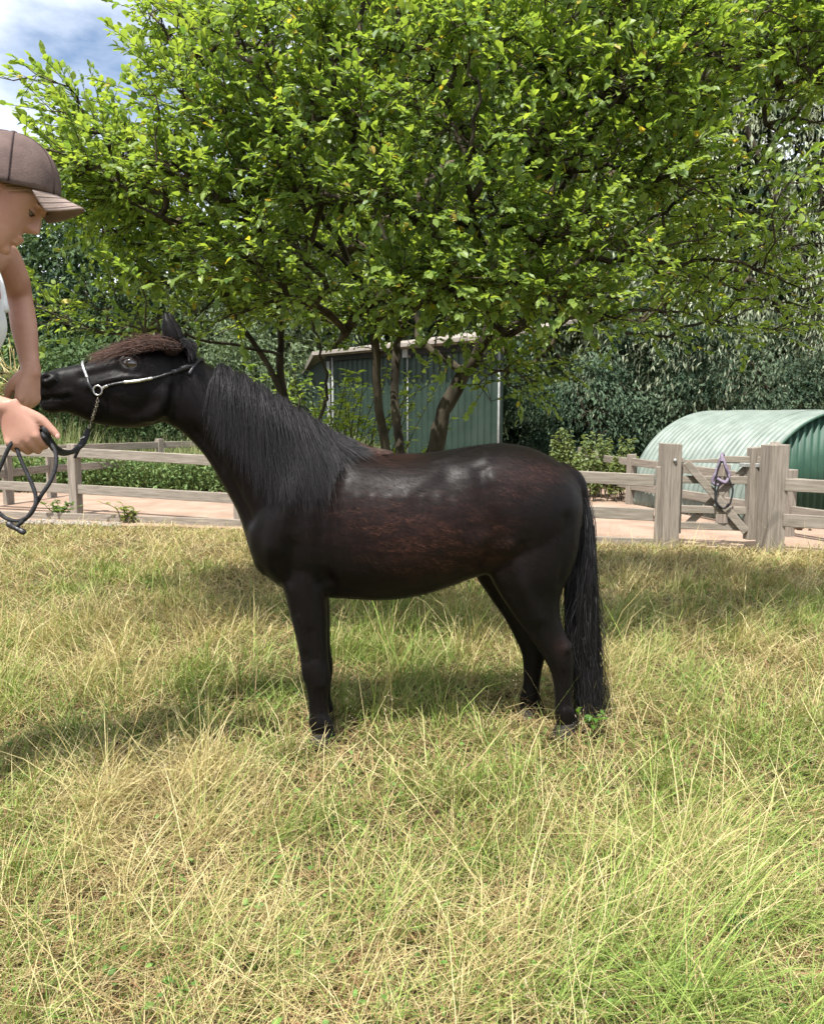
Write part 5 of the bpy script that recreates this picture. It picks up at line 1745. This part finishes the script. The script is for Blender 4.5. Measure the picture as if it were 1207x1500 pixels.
for i in range(nr):
    t = i / (nr - 1)
    for j in range(nf):
        f = -1.08 + 2.16 * j / (nf - 1)
        bx, by = .104 * math.cos(f), .087 * math.sin(f)
        ext = .058 * math.cos(f * .98) ** .75 if abs(f) < 1.5 else 0
        x = bx + t * ext
        y = by * (1 - .10 * t)
        z = .002 + .004 * math.cos(2 * f) - t * ext * .20 - .062 * (abs(y) / .085) ** 2 * (.2 + .8 * t)
        V.append(list(kl(x, y, z)))
i, j = np.meshgrid(np.arange(nr - 1), np.arange(nf - 1), indexing='ij')
q = MB().add(np.array(V), [np.stack([i * nf + j, (i + 1) * nf + j, (i + 1) * nf + j + 1, i * nf + j + 1], -1).reshape(-1, 4)]).build('peak', M_brim, cap, True)
q.modifiers.new('t', 'SOLIDIFY').thickness = .004
for tt in (.35, .6, .85):
    r_ = int(tt * (nr - 1))
    MB().add(*tube_np(np.array(V[r_ * nf:(r_ + 1) * nf]) + np.array(KZ) * .0005, .0008, 5)).build('stitch_line', M_brim, cap, True)

# hair at temple and nape
H = Hair()
HB = np.array((.30, .20, .11))
for q in range(900):
    for s in (-1, 1):
        x0 = hg.uniform(-.07, .062)
        p = np.array(hl(x0, s * (.074 - .25 * max(x0, 0) ** 1.3), .052 + hg.uniform(-.004, .012)))
        L = hg.uniform(.02, .05) if x0 > -.02 else hg.uniform(.05, .09)
        d = np.array(-HX * .8 - HZ * hg.uniform(.25, .8) + HY * s * .12)
        pts = np.array([p, p + d * L * .5 + np.array(HY) * s * .004, p + d * L])
        c0 = HB * hg.uniform(.5, 1.5)
        H.add(pts, .0007, .0004, c0, c0 * 1.2)
pc0 = np.array(hl(-.10, 0, .01))
for q in range(500):      # pony tail behind the cap
    p = pc0 + hg.normal(0, .012, 3)
    e = pc0 + np.array([-.10, -.02, -.20]) + hg.normal(0, .02, 3)
    m_ = (p + e) / 2 + np.array([-.05, 0, .03])
    t = np.linspace(0, 1, 8)[:, None]
    H.add(p * (1 - t) ** 2 + m_ * 2 * t * (1 - t) + e * t ** 2, .0008, .0004, HB, HB)
H.build('hair', person)['kind'] = 'stuff'

# clothing
M_shirt = mat_noise('white_cotton', (.68, .70, .73), (.80, .82, .84), 12, .9, .5, (1, 1, 1), .1, bscale=26, dist=.01)
M_trouser = mat_noise('dark_breeches', (.03, .033, .04), (.05, .055, .065), 30, .9, .3, spec=.1)
M_boot = mat_noise('brown_boot', (.05, .03, .02), (.09, .055, .035), 20, .6, .2)
sh = [(Vector(c) + tfr * .004, tfr * (a + .009), Vector((0, b + .008, 0))) for c, a, b in TOR[2:8]]
sh[0] = (sh[0][0], sh[0][1] * .96, sh[0][2] * .86)
V, f = loft_np(sh, 48, 40, 2.2)
V += np.column_stack([.002 * np.sin(V[:, 2] * 60 + V[:, 1] * 34), np.zeros(len(V)), np.zeros(len(V))])
MB().add(V, [f[0]]).build('tank_top', M_shirt, person, True)
mb = MB()
for s in (-1, 1):
    c0 = Vector(TOR[2][0])
    p = cat(np.array([list(c0 + tfr * .100 + Vector((0, s * .075, -.03))), list(c0 + tfr * .070 + Vector((0, s * .085, .06))), list(c0 + Vector((-.01, s * .085, .098))), list(c0 - tfr * .09 + Vector((0, s * .08, .05))), list(c0 - tfr * .11 + Vector((0, s * .07, -.03)))]), 24)
    V, f = tube_np(p, .013, 10)
    k = MB().add(V, f).build('shoulder_strap', M_shirt, person, True)
mb = MB()
for s, foot in ((1, Vector((-1.40, 2.16, 0))), (-1, Vector((-1.52, 1.90, 0)))):
    hip = Vector((-1.35, 2.03 + s * .085, .88))
    knee = Vector(((hip.x + foot.x) / 2 + .06, (hip.y + foot.y) / 2, .48))
    mb.add(*limb_np([hip + Vector((0, 0, .04)), hip * .5 + knee * .5, knee, knee * .55 + foot * .45, foot + Vector((0, 0, .16))], [.095, .086, .066, .062, .05]))
    bt = MB()
    bt.add(*limb_np([foot + Vector((-.005, 0, .26)), foot + Vector((-.01, 0, .12)), foot + Vector((-.01, 0, .06))], [.056, .048, .045]))
    bt.add(*limb_np([foot + Vector((-.045, 0, .045)), foot + Vector((.08, 0, .045)), foot + Vector((.18, s * .01, .036))], [.044, .046, .034]))
    me = remesh(bt, .009, 3)
    link('boot', me, M_boot, person, True)
mb.add(*loft_np([(Vector(c), tfr * (a + .012), Vector((0, b + .010, 0))) for c, a, b in TOR[6:]], 28, 14))
link('breeches', remesh(mb, .010, 3), M_trouser, person, True)

# ------------------------------------------------------------------ lead rope
M_rope = mat_noise('black_rope', (.010, .010, .012), (.028, .027, .030), 120, .65, .6, (1, 1, 1), .3, dist=.003)
rope = empty('lead_rope', P(75, 645, 1.93))
tag(rope, 'black lead rope looped from the halter chain through the person\'s hand', 'rope')


def rope_run(name, pts, r, n=60):
    q = cat(np.array([list(P(*p)) for p in pts]), n)
    V, f = tube_np(q, r, 8)
    return MB().add(V, f).build(name, M_rope, rope, True)


rope_run('lead', [(129, 630, 2.405), (126, 641, 2.37), (119, 652, 2.30), (108, 661, 2.2), (96, 662, 2.1), (84, 656, 2.02), (76, 646, 1.96), (69, 634, 1.92), (62, 625, 1.925), (52, 630, 1.95)], np.interp(np.linspace(0, 1, 60), [0, .05, .2, .35, 1], [.006, .009, .0095, .0058, .0058]))
rope_run('lead_fold', [(108, 662, 2.2), (94, 665, 2.1), (82, 661, 2.0), (73, 650, 1.94), (66, 640, 1.915), (60, 632, 1.93)], .0056, 40)
rope_run('keeper_tail', [(126, 640, 2.365), (118, 655, 2.30), (110, 671, 2.28)], .004, 14)
M_band = M_white
q = cat(np.array([list(P(126.5, 641, 2.355)), list(P(123, 637, 2.365)), list(P(119, 640, 2.36))]), 8)
MB().add(*tube_np(np.array([list(P(117.5, 644, 2.325)), list(P(124.5, 639.5, 2.325))]), .0022, 8)).build('silver_tag', M_silver, rope, True)
rope_run('hanging_loop', [(30, 634, 1.93), (22, 641, 1.90), (14, 655, 1.89), (2, 682, 1.89), (-10, 712, 1.89), (-8, 740, 1.89), (6, 757, 1.89), (24, 763, 1.89), (40, 758, 1.885), (51, 744, 1.88), (53, 727, 1.885), (47, 708, 1.89), (36, 684, 1.895), (27, 662, 1.9), (24, 645, 1.91), (34, 636, 1.94)], .0047, 110)
rope_run('hanging_end', [(64, 634, 1.935), (74, 648, 1.93), (82, 663, 1.92), (82, 684, 1.91), (74, 706, 1.9), (62, 724, 1.895), (52, 741, 1.895), (42, 756, 1.89), (32, 765, 1.885), (26, 771, 1.885)], .0047, 70)
a, b = P(14, 768, 1.885), P(34, 779, 1.885)
V, f = limb_np([a, a * .5 + b * .5, b], [.0075, .0062, .0075], 12)
MB().add(V, f).build('toggle', M_leather, rope, True)

# ------------------------------------------------------------------ hay in the far hand
hay = empty('hay_bunch', P(36, 575, 2.2))
tag(hay, 'handful of dry hay stalks held out at the pony\'s muzzle', 'hay')
hv, hf, hcx, hn = [], [], [], 0
hb_ = np.array(P(29, 573, 2.235))
for q in range(85):
    az = hg.uniform(1.75, 3.7) if hg.random() < .97 else hg.uniform(1.4, 1.8)
    L = hg.uniform(.07, .19)
    d = np.array([math.cos(az), hg.normal(.1, .4), math.sin(az)])
    d /= np.linalg.norm(d)
    p0 = hb_ + hg.normal(0, .010, 3) - d * .03
    pts = cat(np.array([p0, p0 + d * L * .5 + hg.normal(0, .008, 3), p0 + d * L + np.array([0, 0, -.01]) + hg.normal(0, .012, 3)]), 7)
    V, f = tube_np(pts, hg.uniform(.0006, .0012), 4, False)
    c = mix(STR_A, STR_B, np.array([hg.random()]))[0]
    hv.append(V); hf += [t + hn for t in f]; hn += len(V); hcx.append(np.tile(c, (len(V), 1)))
link('stalks', mesh_np('stalks', np.vstack(hv), hf, np.vstack(hcx)), M_grass, hay)['kind'] = 'stuff'
